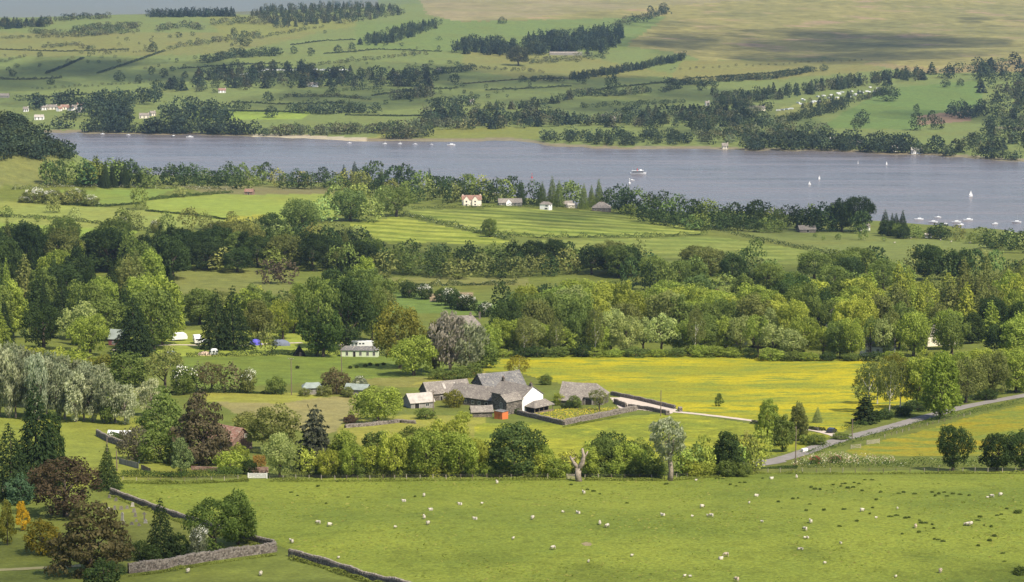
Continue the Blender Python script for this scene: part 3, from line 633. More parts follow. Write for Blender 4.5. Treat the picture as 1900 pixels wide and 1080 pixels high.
# ---- cottage garden
tree('layer', 300, 824, 116, 92, 'mid', 'tall green evergreen in the cottage garden', cat='conifer', name='conifer')
tree('layer', 374, 862, 145, 128, (.118, .100, .056), 'big copper brown conifer in the cottage garden', cat='conifer', name='conifer', var=.02)
tree('bush', 250, 852, 66, 66, (0.128, 0.120, 0.075), 'grey brown shrub behind the garden wall', cat='bush')
tree('bush', 296, 858, 62, 88, 'mid', 'broad dark green shrub beside the bird table', cat='bush')
tree('cypress', 337, 883, 78, 60, (.16, .20, .075), 'pale variegated holly at the field hedge', name='holly_tree')
tree('bush', 428, 878, 46, 70, 'fresh', 'bright green creeper covered shrub under the stone gable', cat='bush'); tree('bush', 446, 858, 42, 40, 'fresh', 'bright green bush climbing the stone gable', cat='bush')
tree('bush', 463, 880, 36, 34, 'dark', 'small dark bush beside the clipped beech hedge', cat='bush')
tree('broad', 519, 886, 92, 70, 'pale', 'pale green tree beside the white field gate', var=.03)
tree('broad', 505, 838, 92, 120, 'olive', 'wide olive green tree behind the pale gate tree'); tree('bush', 455, 800, 40, 50, 'olive', 'olive bush beside the stone gable', cat='bush')
tree('cedar', 586, 872, 132, 92, (0.083, 0.090, 0.057), 'ragged dark grey cedar with gaps between its branches', cat='conifer', var=.03)
tree('broad', 702, 783, 72, 108, 'fresh', 'round bright green tree standing by itself beside the tin roofed farm shed', var=.02)
# ---- belt of trees behind the sheep fence
front = [(558, 812, 56, 'mid'), (620, 828, 60, 'yel'), (640, 806, 72, 'fresh'), (672, 840, 50, 'yel'), (702, 800, 84, 'mid'), (735, 830, 60, 'olive'), (765, 786, 100, 'fresh'), (800, 800, 80, 'yel'), (832, 780, 112, 'yel'), (868, 800, 76, 'fresh'), (905, 815, 70, 'mid'), (1010, 828, 50, 'fresh'),
         (1045, 848, 40, 'yel'), (1100, 812, 62, 'fresh'), (1138, 788, 84, 'fresh'), (1182, 816, 74, 'mid'), (1210, 838, 44, 'yel'), (1275, 836, 50, 'mid'), (1302, 806, 46, 'fresh'), (1320, 830, 44, 'yel'), (1392, 810, 46, 'fresh')]
for x, top, w, c in front:
    tree(R.choice(['broad', 'tall', 'broad', 'loose']), x, 880 + R.uniform(-8, 0), (878 - top) * R.uniform(.82, 1.2), w * R.uniform(.85, 1.1), R.choice([c, c, 'mid', 'dark']), 'fresh green tree in the belt behind the sheep fence', 'tree belt behind the sheep fence')
for x in range(600, 1400, 34):
    if abs(x - 1072) > 30 and abs(x - 1240) > 25: tree('bush', x + R.uniform(-8, 8), 884, R.uniform(26, 44), R.uniform(40, 58), R.choice(['yel', 'fresh', 'mid', 'mid']), 'low bush in the undergrowth along the sheep fence', 'undergrowth bushes along the sheep fence', 'bush')
tree('broad', 955, 883, 108, 118, (.085, .125, .038), 'big dark green chestnut in the belt below the farm', var=.02)
tree('tall', 1350, 880, 88, 70, 'dark', 'dark green round tree in the belt near the road bend', var=.02)
for x, y_, h, w, c in ((1424, 812, 80, 48, 'fresh'), (1481, 818, 80, 46, 'olive'), (1452, 838, 76, 50, 'mid'), (1415, 850, 60, 50, 'fresh'), (1385, 850, 55, 44, 'olive')): tree('tall', x, y_, h, w, c, 'slim green tree between the farm track and the road', 'slim trees between track and road')
tree('conifer', 1517, 784, 32, 24, 'pale', 'very small pale young tree on the edge of the buttercup meadow', var=.02, cat='tree', name='young_tree')
tree('cypress', 1334, 754, 28, 20, 'mid', 'small dark upright tree alone in the buttercup meadow', cat='conifer', var=.02)
tree('broad', 1768, 873, 92, 74, 'dark', 'dark green tree with a bare trunk at the sheep fence, apart from the others', var=.03)
for x, h in ((1850, 78), (1898, 84)): tree('broad', x, 873, h, 72, 'dark', 'dark green tree overhanging the sheep fence by the verge hedge', 'pair of dark trees at the sheep fence')
# ---- roadside
for x, y_, h, w in ((1612, 764, 100, 58), (1650, 768, 108, 52), (1670, 758, 96, 60), (1628, 750, 95, 56)): tree('birch', x, y_, h, w, (.155, .175, .05), 'thin leaved birch with a pale trunk beside the road', 'birches by the road')
tree('cedar', 1606, 786, 58, 56, 'deep', 'small dark spruce beneath the birches', cat='conifer')
tree('tall', 1744, 777, 136, 88, (.185, .245, .04), 'tall bright green ash overhanging the road', var=.02)
for x, y_, h, w, c in ((1702, 758, 104, 76, 'fresh'), (1715, 735, 95, 80, 'yel'), (1792, 748, 92, 76, 'olive'), (1838, 738, 92, 78, 'olive'), (1885, 728, 88, 76, 'fresh'), (1660, 712, 62, 66, 'bronze'), (1770, 716, 70, 80, 'fresh'), (1820, 712, 72, 70, 'yel'), (1872, 700, 60, 70, 'yel'), (1920, 715, 85, 70, 'fresh')): tree(R.choice(['loose', 'broad']), x, y_, h, w, c, 'spring green tree on the far verge of the road', 'trees on the far verge of the road')
for x, y_, w in ((1700, 763, 50), (1675, 772, 40), (1640, 778, 44), (1760, 752, 50), (1830, 742, 50)): tree('bush', x, y_, 22, w, 'dark', 'dark low bush at the edge of the road', 'bushes at the road edge', 'bush')
tree('bush', 1560, 815, 12, 40, 'mid', 'small hedge bush at the track junction', cat='bush'); tree('bush', 1510, 825, 22, 50, 'mid', 'hedge bush on the grass corner between track and road', cat='bush')
# ---- around the campsite and the big house
tree('broad', 588, 660, 160, 104, 'mid', 'very tall broad tree behind the dark tent frame', var=.02); tree('broad', 642, 648, 146, 104, 'dark', 'tall dark tree beside the tallest one at the campsite', var=.02)
tree('broad', 600, 662, 92, 88, (.072, .115, .03), 'green lower tree under the tallest tree at the campsite', var=.02)
tree('conifer', 402, 648, 118, 76, 'deep', 'dark spruce with a bare foot beside the caravans', 'pair of dark spruces by the caravans', cat='conifer', var=.03); tree('conifer', 434, 648, 124, 80, 'deep', 'dark spruce with a bare foot beside the caravans', 'pair of dark spruces by the caravans', cat='conifer', var=.03)
for x, y_, h, w, c in ((478, 632, 82, 70, 'olive'), (525, 630, 80, 66, 'yel'), (500, 655, 60, 50, 'olive'), (545, 618, 80, 66, 'olive'), (470, 612, 75, 60, 'mid'), (690, 632, 110, 70, 'mid'), (668, 615, 100, 70, 'dark')): tree('broad', x, y_, h, w, c, 'leafy tree standing round the campsite lawn', 'trees round the campsite lawn')
tree('broad', 742, 684, 128, 100, 'bronze', 'large olive gold oak beside the pale green cabin', var=.02); tree('broad', 768, 697, 78, 96, 'fresh', 'bright green tree at the foot of the olive gold oak', var=.02)
tree('willow', 836, 692, 124, 80, 'pinkgrey', 'tall pinkish grey willow in front of the big stone house', var=.02); tree('willow', 872, 692, 104, 84, 'grey', 'grey green willow beside the pinkish grey one', var=.02); tree('tall', 806, 690, 100, 60, 'bronze', 'olive tree squeezed beside the pinkish grey willow')
for x, y_, h, w, c in ((895, 682, 62, 60, 'mid'), (876, 700, 30, 46, 'mid'), (848, 704, 24, 60, 'mid'), (812, 704, 24, 40, 'mid'), (905, 664, 66, 56, 'fresh')): tree('bush', x, y_, h, w, c, 'green bush in the thicket behind the farm', 'thicket bushes behind the farm', 'bush')
tree('bush', 813, 701, 12, 16, 'yel', 'small bright yellow green bush behind the barns', cat='bush'); tree('birch', 962, 700, 44, 44, 'goldg', 'thin golden young tree behind the barn roof')
tree('broad', 942, 652, 104, 66, 'dark', 'tall dark tree beside the white gabled house'); tree('broad', 985, 640, 78, 74, 'mid', 'dark topped tree behind the birches')
for x, h in ((972, 84), (1032, 76), (1105, 100), (1290, 100), (1655, 95)): tree('birch', x, 660, h, 42, 'olive', 'birch with a white trunk on the edge of the buttercup meadow', 'birches behind the buttercup meadow')
for x in range(925, 1660, 30): tree(R.choice(['broad', 'broad', 'loose']), x + R.uniform(-6, 6), 658 + R.uniform(-5, 1) + (7 if x > 1400 else 0), R.uniform(56, 88), R.uniform(58, 76), R.choice(['fresh', 'mid', 'fresh', 'pale']), 'leafy tree in the front row behind the buttercup meadow', 'front row behind the buttercup meadow')
for x in range(930, 1660, 36): tree('bush', x + R.uniform(-8, 8), 662 + (7 if x > 1400 else 0), R.uniform(16, 26), R.uniform(40, 56), R.choice(['mid', 'dark', 'fresh']), 'low bush under the trees at the far edge of the buttercup meadow', 'bushes at the far edge of the buttercup meadow', 'bush')
fill([(960, 622), (1250, 618), (1640, 625), (1640, 652), (1250, 642), (960, 646)], 34, ['broad', 'tall', 'broad'], ['fresh', 'yel', 'mid', 'pale', 'olive'], (76, 108), (66, 90), 'taller leafy tree behind the front row of the buttercup meadow', 'second row behind the buttercup meadow', sep=26)
fill([(1010, 585), (1560, 585), (1600, 612), (1010, 612)], 26, ['broad', 'broad', 'tall'], ['fresh', 'yel', 'fresh', 'mid', 'dark'], (62, 88), (70, 92), 'large spring green tree in the park behind the buttercup meadow', 'park trees behind the buttercup meadow', sep=28)
for x, y_, h, w, c, lb in ((1060, 612, 88, 100, 'pale', 'broad light green tree with a domed top next to the dip behind the stone house'), (1120, 600, 82, 90, 'yel', 'light green tree with a yellowish top in the park clump'), (1165, 612, 75, 90, 'pale', 'pale tree with a rounded skirt in the park clump'), (1480, 592, 92, 84, (.080, .130, .036), 'darker green dome tree among the spring green park trees'), (1297, 585, 82, 70, (.105, .155, .05), 'grey green dome tree beside the pink brown one'), (1330, 592, 60, 44, 'brown', 'pink brown tree among the green park trees'), (1600, 590, 82, 86, 'yel', 'large yellow green tree at the edge of the larch wood')): tree('broad', x, y_, h, w, c, lb, var=.02)
fill([(1590, 575), (1900, 545), (1940, 545), (1940, 640), (1640, 640)], 44, ['larch', 'larch', 'loose', 'larch'], ['yel', 'olive', 'fresh', 'olive'], (72, 96), (66, 84), {'larch': 'pale green larch in the wood beside the road fields', '': 'broadleaf tree mixed into the larch wood'}, 'larch wood', sep=20)
fill([(1660, 640), (1940, 615), (1940, 665), (1680, 668)], 14, ['broad', 'tall', 'broad'], ['fresh', 'mid', 'dark'], (62, 92), (60, 80), 'leafy tree on the near edge of the larch wood', 'near edge of the larch wood', sep=28)
# ---- left forest
tree('loose', 148, 652, 98, 90, 'pale', 'pale green tree at the front of the wood by the green roofed hut', var=.03); tree('broad', 168, 660, 82, 80, 'fresh', 'rich green tree beside the green roofed hut', var=.02)
tree('conifer', 250, 660, 118, 90, 'deep', 'dark conifer hiding the side of the green roofed hut', cat='conifer', var=.03); tree('broad', 285, 648, 128, 96, 'mid', 'large tree between the hut and the caravans', var=.03); tree('tall', 300, 640, 142, 96, 'fresh', 'tall bright topped tree rising behind the caravans', var=.03)
fill([(-30, 500), (330, 500), (330, 600), (240, 640), (-30, 655)], 48, ['conifer', 'broad', 'tall', 'conifer', 'larch', 'broad'], ['mid', 'dark', 'deep', 'olive', 'dark', 'fresh'], (82, 118), (72, 100), {'conifer': 'dark conifer in the mixed wood beside the campsite', 'larch': 'feathery conifer in the mixed wood beside the campsite', '': 'broadleaf tree in the mixed wood beside the campsite'}, 'mixed wood beside the campsite', sep=28)
# ---- dark middle band
tree('broad', 320, 518, 88, 86, 'dark', 'huge dark spreading oak at the edge of the park lawn', var=.02)
for x in (500, 532): tree('broad', x, 527, 48, 50, (.105, .085, .055), 'small copper brown round tree on the park lawn', 'pair of copper brown trees')
fill([(-30, 470), (330, 480), (330, 505), (-30, 505)], 16, ['broad', 'conifer', 'broad'], ['dark', 'mid', 'deep'], (56, 80), (66, 90), {'conifer': 'pointed conifer on the skyline edge of the dark wood below the bright fields', '': 'dark tree on the upper edge of the wood below the bright fields'}, 'upper edge of the dark wood', sep=30)
fill([(330, 470), (520, 470), (700, 490), (700, 522), (560, 512), (330, 503)], 36, ['broad', 'tall', 'broad'], ['dark', 'mid', 'dark', 'deep', 'olive'], (48, 72), (56, 80), 'dark broadleaf tree in the wood above the park lawn', 'wood above the park lawn', sep=24)
fill([(420, 452), (560, 440), (660, 452), (700, 480), (420, 475)], 16, ['broad', 'conifer', 'broad'], ['deep', 'dark', 'olive'], (40, 56), (50, 70), {'conifer': 'dark conifer at the top of the wood under the hay fields', '': 'dark tree at the top of the wood under the hay fields'}, 'top of the wood under the hay fields', sep=26)
fill([(640, 560), (720, 545), (720, 600), (640, 600)], 5, ['tall', 'broad'], ['mid', 'fresh'], (80, 110), (70, 90), 'tall tree between the park lawn and the olive gold oak', 'trees beside the park lawn', sep=24)
fill([(690, 500), (1000, 492), (1120, 496), (1120, 510), (960, 516), (700, 520)], 30, ['broad', 'broad', 'tall'], ['dark', 'mid', 'olive', 'deep'], (36, 58), (50, 72), 'dark tree in the hollow below the mown hay fields', 'trees in the hollow below the hay fields', sep=22)
fill([(720, 480), (800, 470), (1020, 478), (1020, 495), (720, 500)], 12, ['broad', 'tall'], ['dark', 'mid'], (28, 40), (40, 56), 'dark tree just under the lower edge of the hay fields', 'trees under the edge of the hay fields', sep=26)
fill([(1120, 500), (1700, 500), (1700, 540), (1400, 552), (1120, 545)], 34, ['broad', 'broad', 'tall'], ['dark', 'mid', 'olive', 'mid'], (44, 66), (54, 76), 'dark tree between the lower hay field and the park trees', 'trees below the lower hay field', sep=24)
for x, h in ((1165, 60), (1200, 50)): tree('broad', x, 512, h, 66, 'dark', 'rounded dark tree standing up against the lower hay field', 'rounded dark trees at the hay field')
for x, h, w in ((1724, 72, 66), (1780, 62, 56), (1812, 60, 52), (1760, 60, 50)): tree('broad', x, 520, h, w, 'dark', 'tall dark tree in the clump at the end of the long field hedge', 'dark clump at the end of the long hedge')
along([(1690, 505), (1800, 512), (1920, 520)], 30, 6, 3, ['broad', 'tall'], ['dark', 'mid', 'olive'], (40, 58), (46, 62), 'dark green tree above the larch wood', 'trees above the larch wood')
along([(700, 538), (760, 550), (830, 566), (900, 588)], 22, 5, 3, ['bush', 'bush', 'broad'], ['mid', 'dark', 'dark'], (26, 40), (34, 46), 'dark hedge tree on the edge of the sloping pasture with bare earth', 'hedge trees by the bare earth patch', blossom=.8)
along([(930, 585), (1000, 590), (1060, 580)], 20, 6, 6, ['broad'], ['dark', 'dark', 'mid'], (48, 66), (48, 62), 'dark tree in the dip behind the big stone house', 'trees in the dip behind the stone house')
# ---- bright fields , hedges with trees
for x, y_, h, w, c in ((258, 390, 46, 44, 'mid'), (138, 412, 28, 30, 'pale'), (245, 428, 42, 52, 'olive'), (228, 420, 38, 40, 'mid'), (310, 432, 44, 36, 'mid'), (350, 428, 46, 42, 'olive'), (380, 426, 36, 30, 'olive'), (430, 420, 30, 32, 'olive'), (70, 412, 16, 12, 'mid'), (92, 410, 12, 10, 'mid'), (10, 402, 22, 30, 'mid'), (335, 366, 22, 24, 'pale'), (100, 395, 32, 40, 'olive'), (130, 380, 30, 50, 'olive')): tree('broad', x, y_, h, w, c, 'hedgerow tree among the bright fields', 'hedgerow trees among the bright fields')
for x, y_, h, w in ((65, 376, 30, 50), (98, 378, 28, 50), (140, 378, 30, 50), (170, 382, 22, 40), (228, 422, 24, 20), (290, 432, 26, 28), (395, 436, 24, 22), (45, 376, 14, 24)): tree('bush', x, y_, h, w, 'olive', 'hawthorn bush with some blossom in the hedge among bright fields', 'hawthorns among the bright fields', 'bush', blossom=.75)
for x, y_, h, w in ((560, 430, 64, 92), (600, 412, 50, 60), (650, 410, 64, 76), (690, 412, 48, 60), (735, 402, 62, 76), (710, 392, 50, 50), (620, 388, 48, 50), (665, 390, 52, 56)): tree('broad', x, y_, h, w, (0.195, 0.255, 0.075), 'light green tree in the sunlit clump beside the hay fields', 'sunlit clump beside the hay fields')
tree('broad', 908, 440, 38, 30, 'mid', 'green tree in the hedge between the two hay fields', var=.02)
for x, y_, h, w in ((1600, 446, 32, 28), (1555, 445, 12, 16), (1528, 446, 10, 10), (1640, 448, 9, 14), (1512, 440, 9, 10)): tree('broad', x, y_, h, w, 'mid', 'green tree standing free in the field by the long hedge', 'free standing trees in the field by the long hedge')
# ---- near shore band
def shore_cols(): return ['dark', 'mid', 'deep', 'olive', 'dark']
along([(250, 345), (500, 347), (640, 352), (760, 372), (860, 378)], 16, 5, 5, ['broad', 'broad', 'tall', 'loose'], ['dark', 'mid', 'dark', 'deep', 'olive'], (30, 48), (36, 52), 'shoreline tree between the bright fields and the lake', 'shoreline trees above the bright fields')
along([(160, 344), (235, 346)], 8, 3, 4, ['conifer'], ['deep'], (40, 56), (34, 42), 'dark spruce in the block at the foot of the wooded hill', 'spruce block under the wooded hill')
along([(85, 342), (150, 344), (250, 340)], 17, 4, 4, ['broad'], ['dark', 'mid'], (40, 56), (40, 56), 'dark tree at the foot of the wooded hill', 'trees at the foot of the wooded hill')
along([(640, 345), (780, 362), (860, 372), (1000, 380), (1160, 390)], 17, 5, 3, ['broad', 'broad', 'broad', 'conifer'], ['deep', 'dark', 'mid'], (38, 56), (42, 58), 'dark tree along the lake behind the white houses', 'trees along the lake behind the white houses')
along([(1160, 398), (1300, 418), (1450, 424), (1600, 432)], 15, 5, 4, ['broad', 'broad', 'tall'], ['deep', 'dark', 'mid', 'dark'], (40, 58), (40, 58), 'dark tree in the lakeside wood', 'lakeside wood')
along([(1170, 408), (1290, 428), (1450, 430)], 20, 5, 2, ['broad'], ['mid', 'dark'], (26, 36), (34, 46), 'smaller tree at the field edge of the lakeside wood', 'field edge of the lakeside wood')
for x, h, w in ((1562, 66, 60), (1592, 70, 66), (1525, 58, 58), (1500, 50, 50)): tree('broad', x, 430, h, w, 'deep', 'largest dark dome tree of the lakeside wood', 'large dome trees of the lakeside wood')
along([(1640, 436), (1692, 438)], 14, 4, 2, ['conifer'], ['deep'], (42, 54), (46, 54), 'black green spruce beside the moored yachts', 'spruces beside the moored yachts')
along([(1650, 440), (1760, 446), (1920, 468)], 17, 5, 3, ['broad', 'bush', 'loose'], ['dark', 'mid', 'olive', 'pale'], (20, 36), (30, 44), 'low shoreline tree below the moored yachts', 'shoreline trees below the moored yachts')
for x, y_, h in ((1835, 462, 40), (1870, 465, 44), (1895, 470, 46), (1740, 444, 32)): tree('broad', x, y_, h, 46, 'dark', 'taller tree among the shoreline trees below the moored yachts', 'taller shoreline trees below the yachts')

for x, y_, h, w, c, lb_ in ((842, 756, 36, 46, 'bronze', 'olive bush in the courtyard between barn and range'), (790, 777, 24, 44, 'mid', 'green bush in front of the tin roofed shed'), (1066, 757, 26, 30, 'mid', 'rounded green shrub against the lichened barn'), (1054, 758, 14, 26, 'dark', 'low dark shrub against the lichened barn'), (1036, 752, 26, 22, 'yel', 'yellow green shrub between veranda and lichened barn'), (960, 768, 12, 14, 'dark', 'small round shrub under the stone wing'), (1012, 714, 24, 30, 'mid', 'dark bush behind the white gable'), (650, 786, 18, 34, (.10, .07, .05), 'brown heap of brushwood beside the round green tree'), (860, 782, 20, 44, 'yel', 'yellow green bush below the stone outhouse')): tree('bush', x, y_, h, w, c, lb_, cat='bush', var=.04)
tree('loose', 1112, 762, 46, 40, 'olive', 'thin olive tree in front of the lichened barn', var=.02)
for x, y_, h, w, c in ((610, 886, 60, 60, 'yel'), (655, 886, 72, 60, 'fresh'), (730, 885, 92, 70, 'yel'), (790, 884, 98, 90, 'fresh'), (850, 884, 90, 86, 'fresh'), (885, 882, 76, 60, 'yel'), (1000, 880, 70, 60, 'fresh'), (1120, 882, 80, 66, 'mid'), (1160, 882, 70, 70, 'fresh'), (1290, 880, 66, 50, 'mid'), (1330, 878, 60, 46, 'fresh'), (1060, 878, 48, 50, 'olive')): tree('broad', x, y_, h, w, c, 'fresh green tree in the belt behind the sheep fence', 'tree belt behind the sheep fence')

for x, y_, h, w, c, k_ in ((1008, 884, 46, 52, 'yel', 'bush'), (1032, 886, 40, 48, 'fresh', 'bush'), (1052, 880, 44, 44, 'yel', 'loose'), (1096, 884, 62, 60, 'fresh', 'broad'), (1200, 884, 54, 50, 'fresh', 'broad'), (1218, 886, 40, 44, 'mid', 'bush'), (1268, 884, 60, 50, 'fresh', 'broad'), (1312, 882, 58, 46, 'yel', 'tall'), (1372, 878, 62, 50, 'fresh', 'broad'), (1398, 872, 50, 46, 'yel', 'loose'), (690, 884, 66, 60, 'yel', 'loose'), (572, 884, 56, 50, 'yel', 'broad')): tree(k_, x, y_, h, w, c, 'bush in the undergrowth along the sheep fence' if k_ == 'bush' else 'fresh green tree in the belt behind the sheep fence', 'undergrowth bushes along the sheep fence' if k_ == 'bush' else 'tree belt behind the sheep fence', 'bush' if k_ == 'bush' else 'tree')
for x, y_, h, w in ((566, 735, 18, 26), (600, 735, 22, 30), (646, 737, 22, 26), (686, 738, 24, 32)): tree('bush', x, y_, h, w, 'olive', 'olive bush against the grey sheds', 'bushes against the grey sheds', 'bush')

fill([(345, 588), (450, 580), (700, 570), (715, 612), (600, 626), (460, 614), (345, 612)], 20, ['broad', 'broad', 'tall', 'loose'], ['mid', 'olive', 'dark', 'mid', 'fresh'], (56, 84), (60, 84), 'leafy tree between the park lawn and the caravans', 'trees between the park lawn and the caravans', sep=24)
# ---------------------------------------------------------------- far woods: real low-detail trees joined where nobody could count them
LOW = {'b': [crown(200 + i, nc=13, nl=14, rx=.34, zc=.48, rz=.44, rmin=.16, rmax=.26, leaf=.066, asp=1.0, jit=.55) for i in range(5)],
       'c': [conifer(300 + i, tiers=8, leaf=.066, power=.7, dens=.38) for i in range(3)]}
MIDL = [crown(230 + i, nc=24, nl=28, rx=.37, zc=.5, rz=.44, rmin=.12, rmax=.2, leaf=.041, asp=1.1, jit=.6) for i in range(5)]
def far_wood(name, label, spots, cat=None, lod=None):
    Vs, Qs, Cs = [], [], []; off = 0
    for p, h, w, kind, colr in spots:
        V, Q, v = R.choice(lod or LOW[kind]); a = R.uniform(0, 6.28); ca, sa = math.cos(a), math.sin(a)
        X = V.copy(); x = X[:, 0] * ca - X[:, 1] * sa; y_ = X[:, 0] * sa + X[:, 1] * ca
        X = np.column_stack([x * w + p.x, y_ * w + p.y, (X[:, 2] * 1.03 - .03) * h + p.z]); Vs.append(X); Qs.append(Q + off); off += len(X)
        Cs.append(np.repeat(np.array(colr)[None] * np.clip(v, .6, 1.4)[:, None], 4, 0))
    me = np_mesh(name, np.concatenate(Vs), np.concatenate(Qs), [M['leafv']], vcol=np.concatenate(Cs))
    return tag(link(name, me), label, cat or 'wood', kind='stuff')
FG = dict(d=(.038, .056, .034), m=(.058, .080, .040), o=(.095, .10, .056), b=(.034, .050, .036), p=(.15, .165, .085))
def jitc(c, a=.18):
    b = min(max(R.gauss(1, a), .55), 1.6); h = R.gauss(0, .06); return (c[0] * b * (1 + h), c[1] * b, c[2] * b * (1 - h))
def sp_poly(poly, n, kinds, cols, hr, ar):
    out = []; n = int(n * 1.15); x0, x1 = min(p[0] for p in poly), max(p[0] for p in poly); y0, y1 = min(p[1] for p in poly), max(p[1] for p in poly); t = 0
    while len(out) < n and t < 40000:
        t += 1; x, y_ = R.uniform(x0, x1), R.uniform(y0, y1)
        if inpoly(np.array(x), np.array(y_), poly): out += sp_at(x, y_, R.uniform(*hr), R.uniform(*ar), R.choice(kinds), R.choice(cols))
    return out
def sp_at(x, y_, hpx, ar, kind, c):
    p = P(x, y_)
    if p.y > 2000 and p.z < ZL + .3: return []
    h = hpx * p.y / F; return [(p, h, h * ar * 1.2, kind, jitc(FG[c]))]
def sp_line(path, step, kinds, cols, hr, ar, jy=1.5, jx=2):
    out = []; d = R.uniform(0, step)
    for (xa, ya), (xb, yb) in zip(path[:-1], path[1:]):
        L = math.hypot(xb - xa, yb - ya)
        while d < L:
            t = d / L; out += sp_at(xa + (xb - xa) * t + R.uniform(-jx, jx), ya + (yb - ya) * t + R.uniform(-jy, jy), R.uniform(*hr), R.uniform(*ar), R.choice(kinds), R.choice(cols)); d += step * R.uniform(.6, 1.4)
        d -= L
    return out
b_, c_ = ['b'], ['c']
far_wood('plantation', 'wide conifer plantation on the skyline above the green fields', sp_poly([(462, 30), (500, 18), (640, 10), (740, 20), (755, 28), (700, 36), (650, 44), (512, 53)], 330, ['b', 'b', 'b', 'c'], ['d', 'm', 'o'], (11, 16), (.45, .7)))
far_wood('plantation', 'dark wedge shaped plantation on the upper hillside', sp_poly([(664, 83), (690, 68), (760, 50), (820, 42), (818, 50), (740, 78), (690, 86)], 190, ['b', 'b', 'b', 'c'], ['d', 'd', 'm'], (9, 14), (.5, .8)))
far_wood('plantation', 'large dark conifer wood with a notch in its top on the hillside', sp_poly([(830, 96), (870, 85), (960, 88), (1000, 72), (1060, 70), (1150, 62), (1160, 72), (1130, 98), (1040, 102), (960, 106), (880, 104)], 330, ['b', 'b', 'b', 'c'], ['d', 'd', 'b', 'm'], (17, 26), (.4, .7)))
far_wood('shelter_belt', 'long straight shelter belt climbing the hillside under the moor', sp_line([(1060, 148), (1150, 135), (1270, 110)], 1.5, ['b', 'b', 'c'], ['d', 'b', 'm'], (11, 16), (.5, .8), 2.5))
far_wood('wood', 'dark wood on the skyline at the edge of the far plain', sp_poly([(-60, 44), (95, 42), (95, 50), (-60, 58)], 90, ['b', 'c'], ['d', 'm', 'o'], (10, 15), (.7, 1)) + sp_line([(100, 40), (150, 36), (205, 35)], 4, b_, ['d', 'o'], (8, 14), (.8, 1.1)) + sp_line([(275, 31), (435, 30)], 2.4, ['b', 'c'], ['d', 'd'], (12, 18), (.6, .9)))
far_wood('scrub', 'pale flowering scrub scattered along the upper hillside fields', sp_line([(60, 62), (120, 66), (190, 64), (260, 48)], 4, b_, ['o', 'p', 'm'], (7, 12), (1, 1.4), 3) + sp_line([(140, 60), (200, 54), (250, 52)], 4, b_, ['m', 'o'], (10, 14), (.9, 1.2), 3) + sp_line([(290, 58), (340, 52), (380, 54)], 5, b_, ['o', 'p', 'd'], (9, 16), (.9, 1.2), 3) + sp_line([(390, 46), (460, 42), (500, 46)], 5, b_, ['o', 'p', 'm'], (9, 14), (.9, 1.2), 3) + sp_line([(78, 88), (130, 84), (172, 90)], 4, b_, ['p', 'o', 'm'], (5, 9), (1, 1.5), 3) + sp_poly([(590, 40), (620, 28), (750, 26), (640, 46)], 20, b_, ['p', 'o'], (8, 12), (.8, 1.1)) + sp_line([(0, 116), (20, 112), (50, 105)], 4, b_, ['o', 'p'], (4, 6), (1, 1.4)) + sp_line([(160, 100), (200, 97), (290, 96)], 9, b_, ['o', 'd'], (3, 5), (1, 1.3)) + sp_line([(985, 118), (1060, 112), (1130, 104)], 4, b_, ['o', 'p', 'd'], (6, 11), (1, 1.5), 5))
far_wood('hedgerow', 'thick tree lined hedgerows crossing the middle of the far hillside', sp_line([(378, 118), (430, 108), (520, 102)], 4.2, b_, ['d', 'd', 'm'], (12, 19), (.9, 1.2)) + sp_line([(320, 90), (365, 84), (420, 76), (478, 66)], 6, b_, ['o', 'm'], (7, 14), (.9, 1.2)) + sp_line([(1240, 158), (1310, 158), (1330, 160)], 4, b_, ['d', 'm'], (10, 18), (.9, 1.3)) + sp_line([(1330, 152), (1420, 148), (1512, 133)], 3, b_, ['d', 'd', 'm'], (9, 15), (.8, 1.2)) + sp_line([(960, 152), (1000, 150), (1045, 152)], 5, b_, ['d', 'm'], (8, 13), (.8, 1.2)) + sp_line([(1140, 50), (1190, 40), (1240, 24)], 5, b_, ['d', 'o'], (10, 16), (.8, 1.1), 4))
far_wood('wood', 'broad dark wood round the upper caravan park across the lake', sp_poly([(370, 140), (440, 128), (560, 128), (660, 140), (740, 138), (800, 130), (810, 150), (800, 168), (700, 162), (560, 164), (420, 172), (330, 172), (300, 168)], 200, ['b', 'b', 'c'], ['d', 'b', 'm', 'o'], (14, 22), (.8, 1.1)) + sp_line([(800, 140), (880, 132)], 5, b_, ['m', 'd'], (9, 16), (.9, 1.2)))
far_wood('shore_wood', 'dark trees round the village on the far shore', sp_poly([(65, 198), (130, 190), (160, 195), (240, 185), (300, 175), (300, 190), (240, 205), (240, 243), (165, 243), (165, 212), (130, 202), (70, 205)], 80, b_, ['d', 'd', 'b', 'm'], (22, 34), (.8, 1.05)) + sp_line([(100, 240), (135, 238)], 12, b_, ['d'], (22, 30), (1, 1.2)) + sp_line([(120, 222), (150, 218)], 10, b_, ['d'], (14, 18), (1, 1.3)) + sp_line([(30, 186), (60, 186)], 7, b_, ['d'], (10, 14), (1, 1.2)))
far_wood('shore_wood', 'dark shoreline wood between the village and the shingle beach', sp_line([(240, 248), (330, 250), (420, 252), (480, 252)], 4, b_, ['d', 'b', 'm'], (20, 34), (.8, 1.1), 3) + sp_poly([(300, 215), (360, 205), (420, 215), (430, 240), (330, 242)], 34, b_, ['d', 'b', 'm'], (24, 34), (.8, 1)) + sp_line([(480, 250), (560, 250), (640, 248), (720, 246)], 4.5, b_, ['p', 'o', 'm', 'o'], (14, 24), (.8, 1.1), 3) + sp_line([(715, 256), (760, 257), (800, 252)], 5, b_, ['o', 'o', 'm'], (18, 26), (.8, 1.1), 2) + sp_line([(715, 246), (780, 238), (880, 238)], 5, b_, ['m', 'p', 'o'], (14, 22), (.8, 1.1), 3))
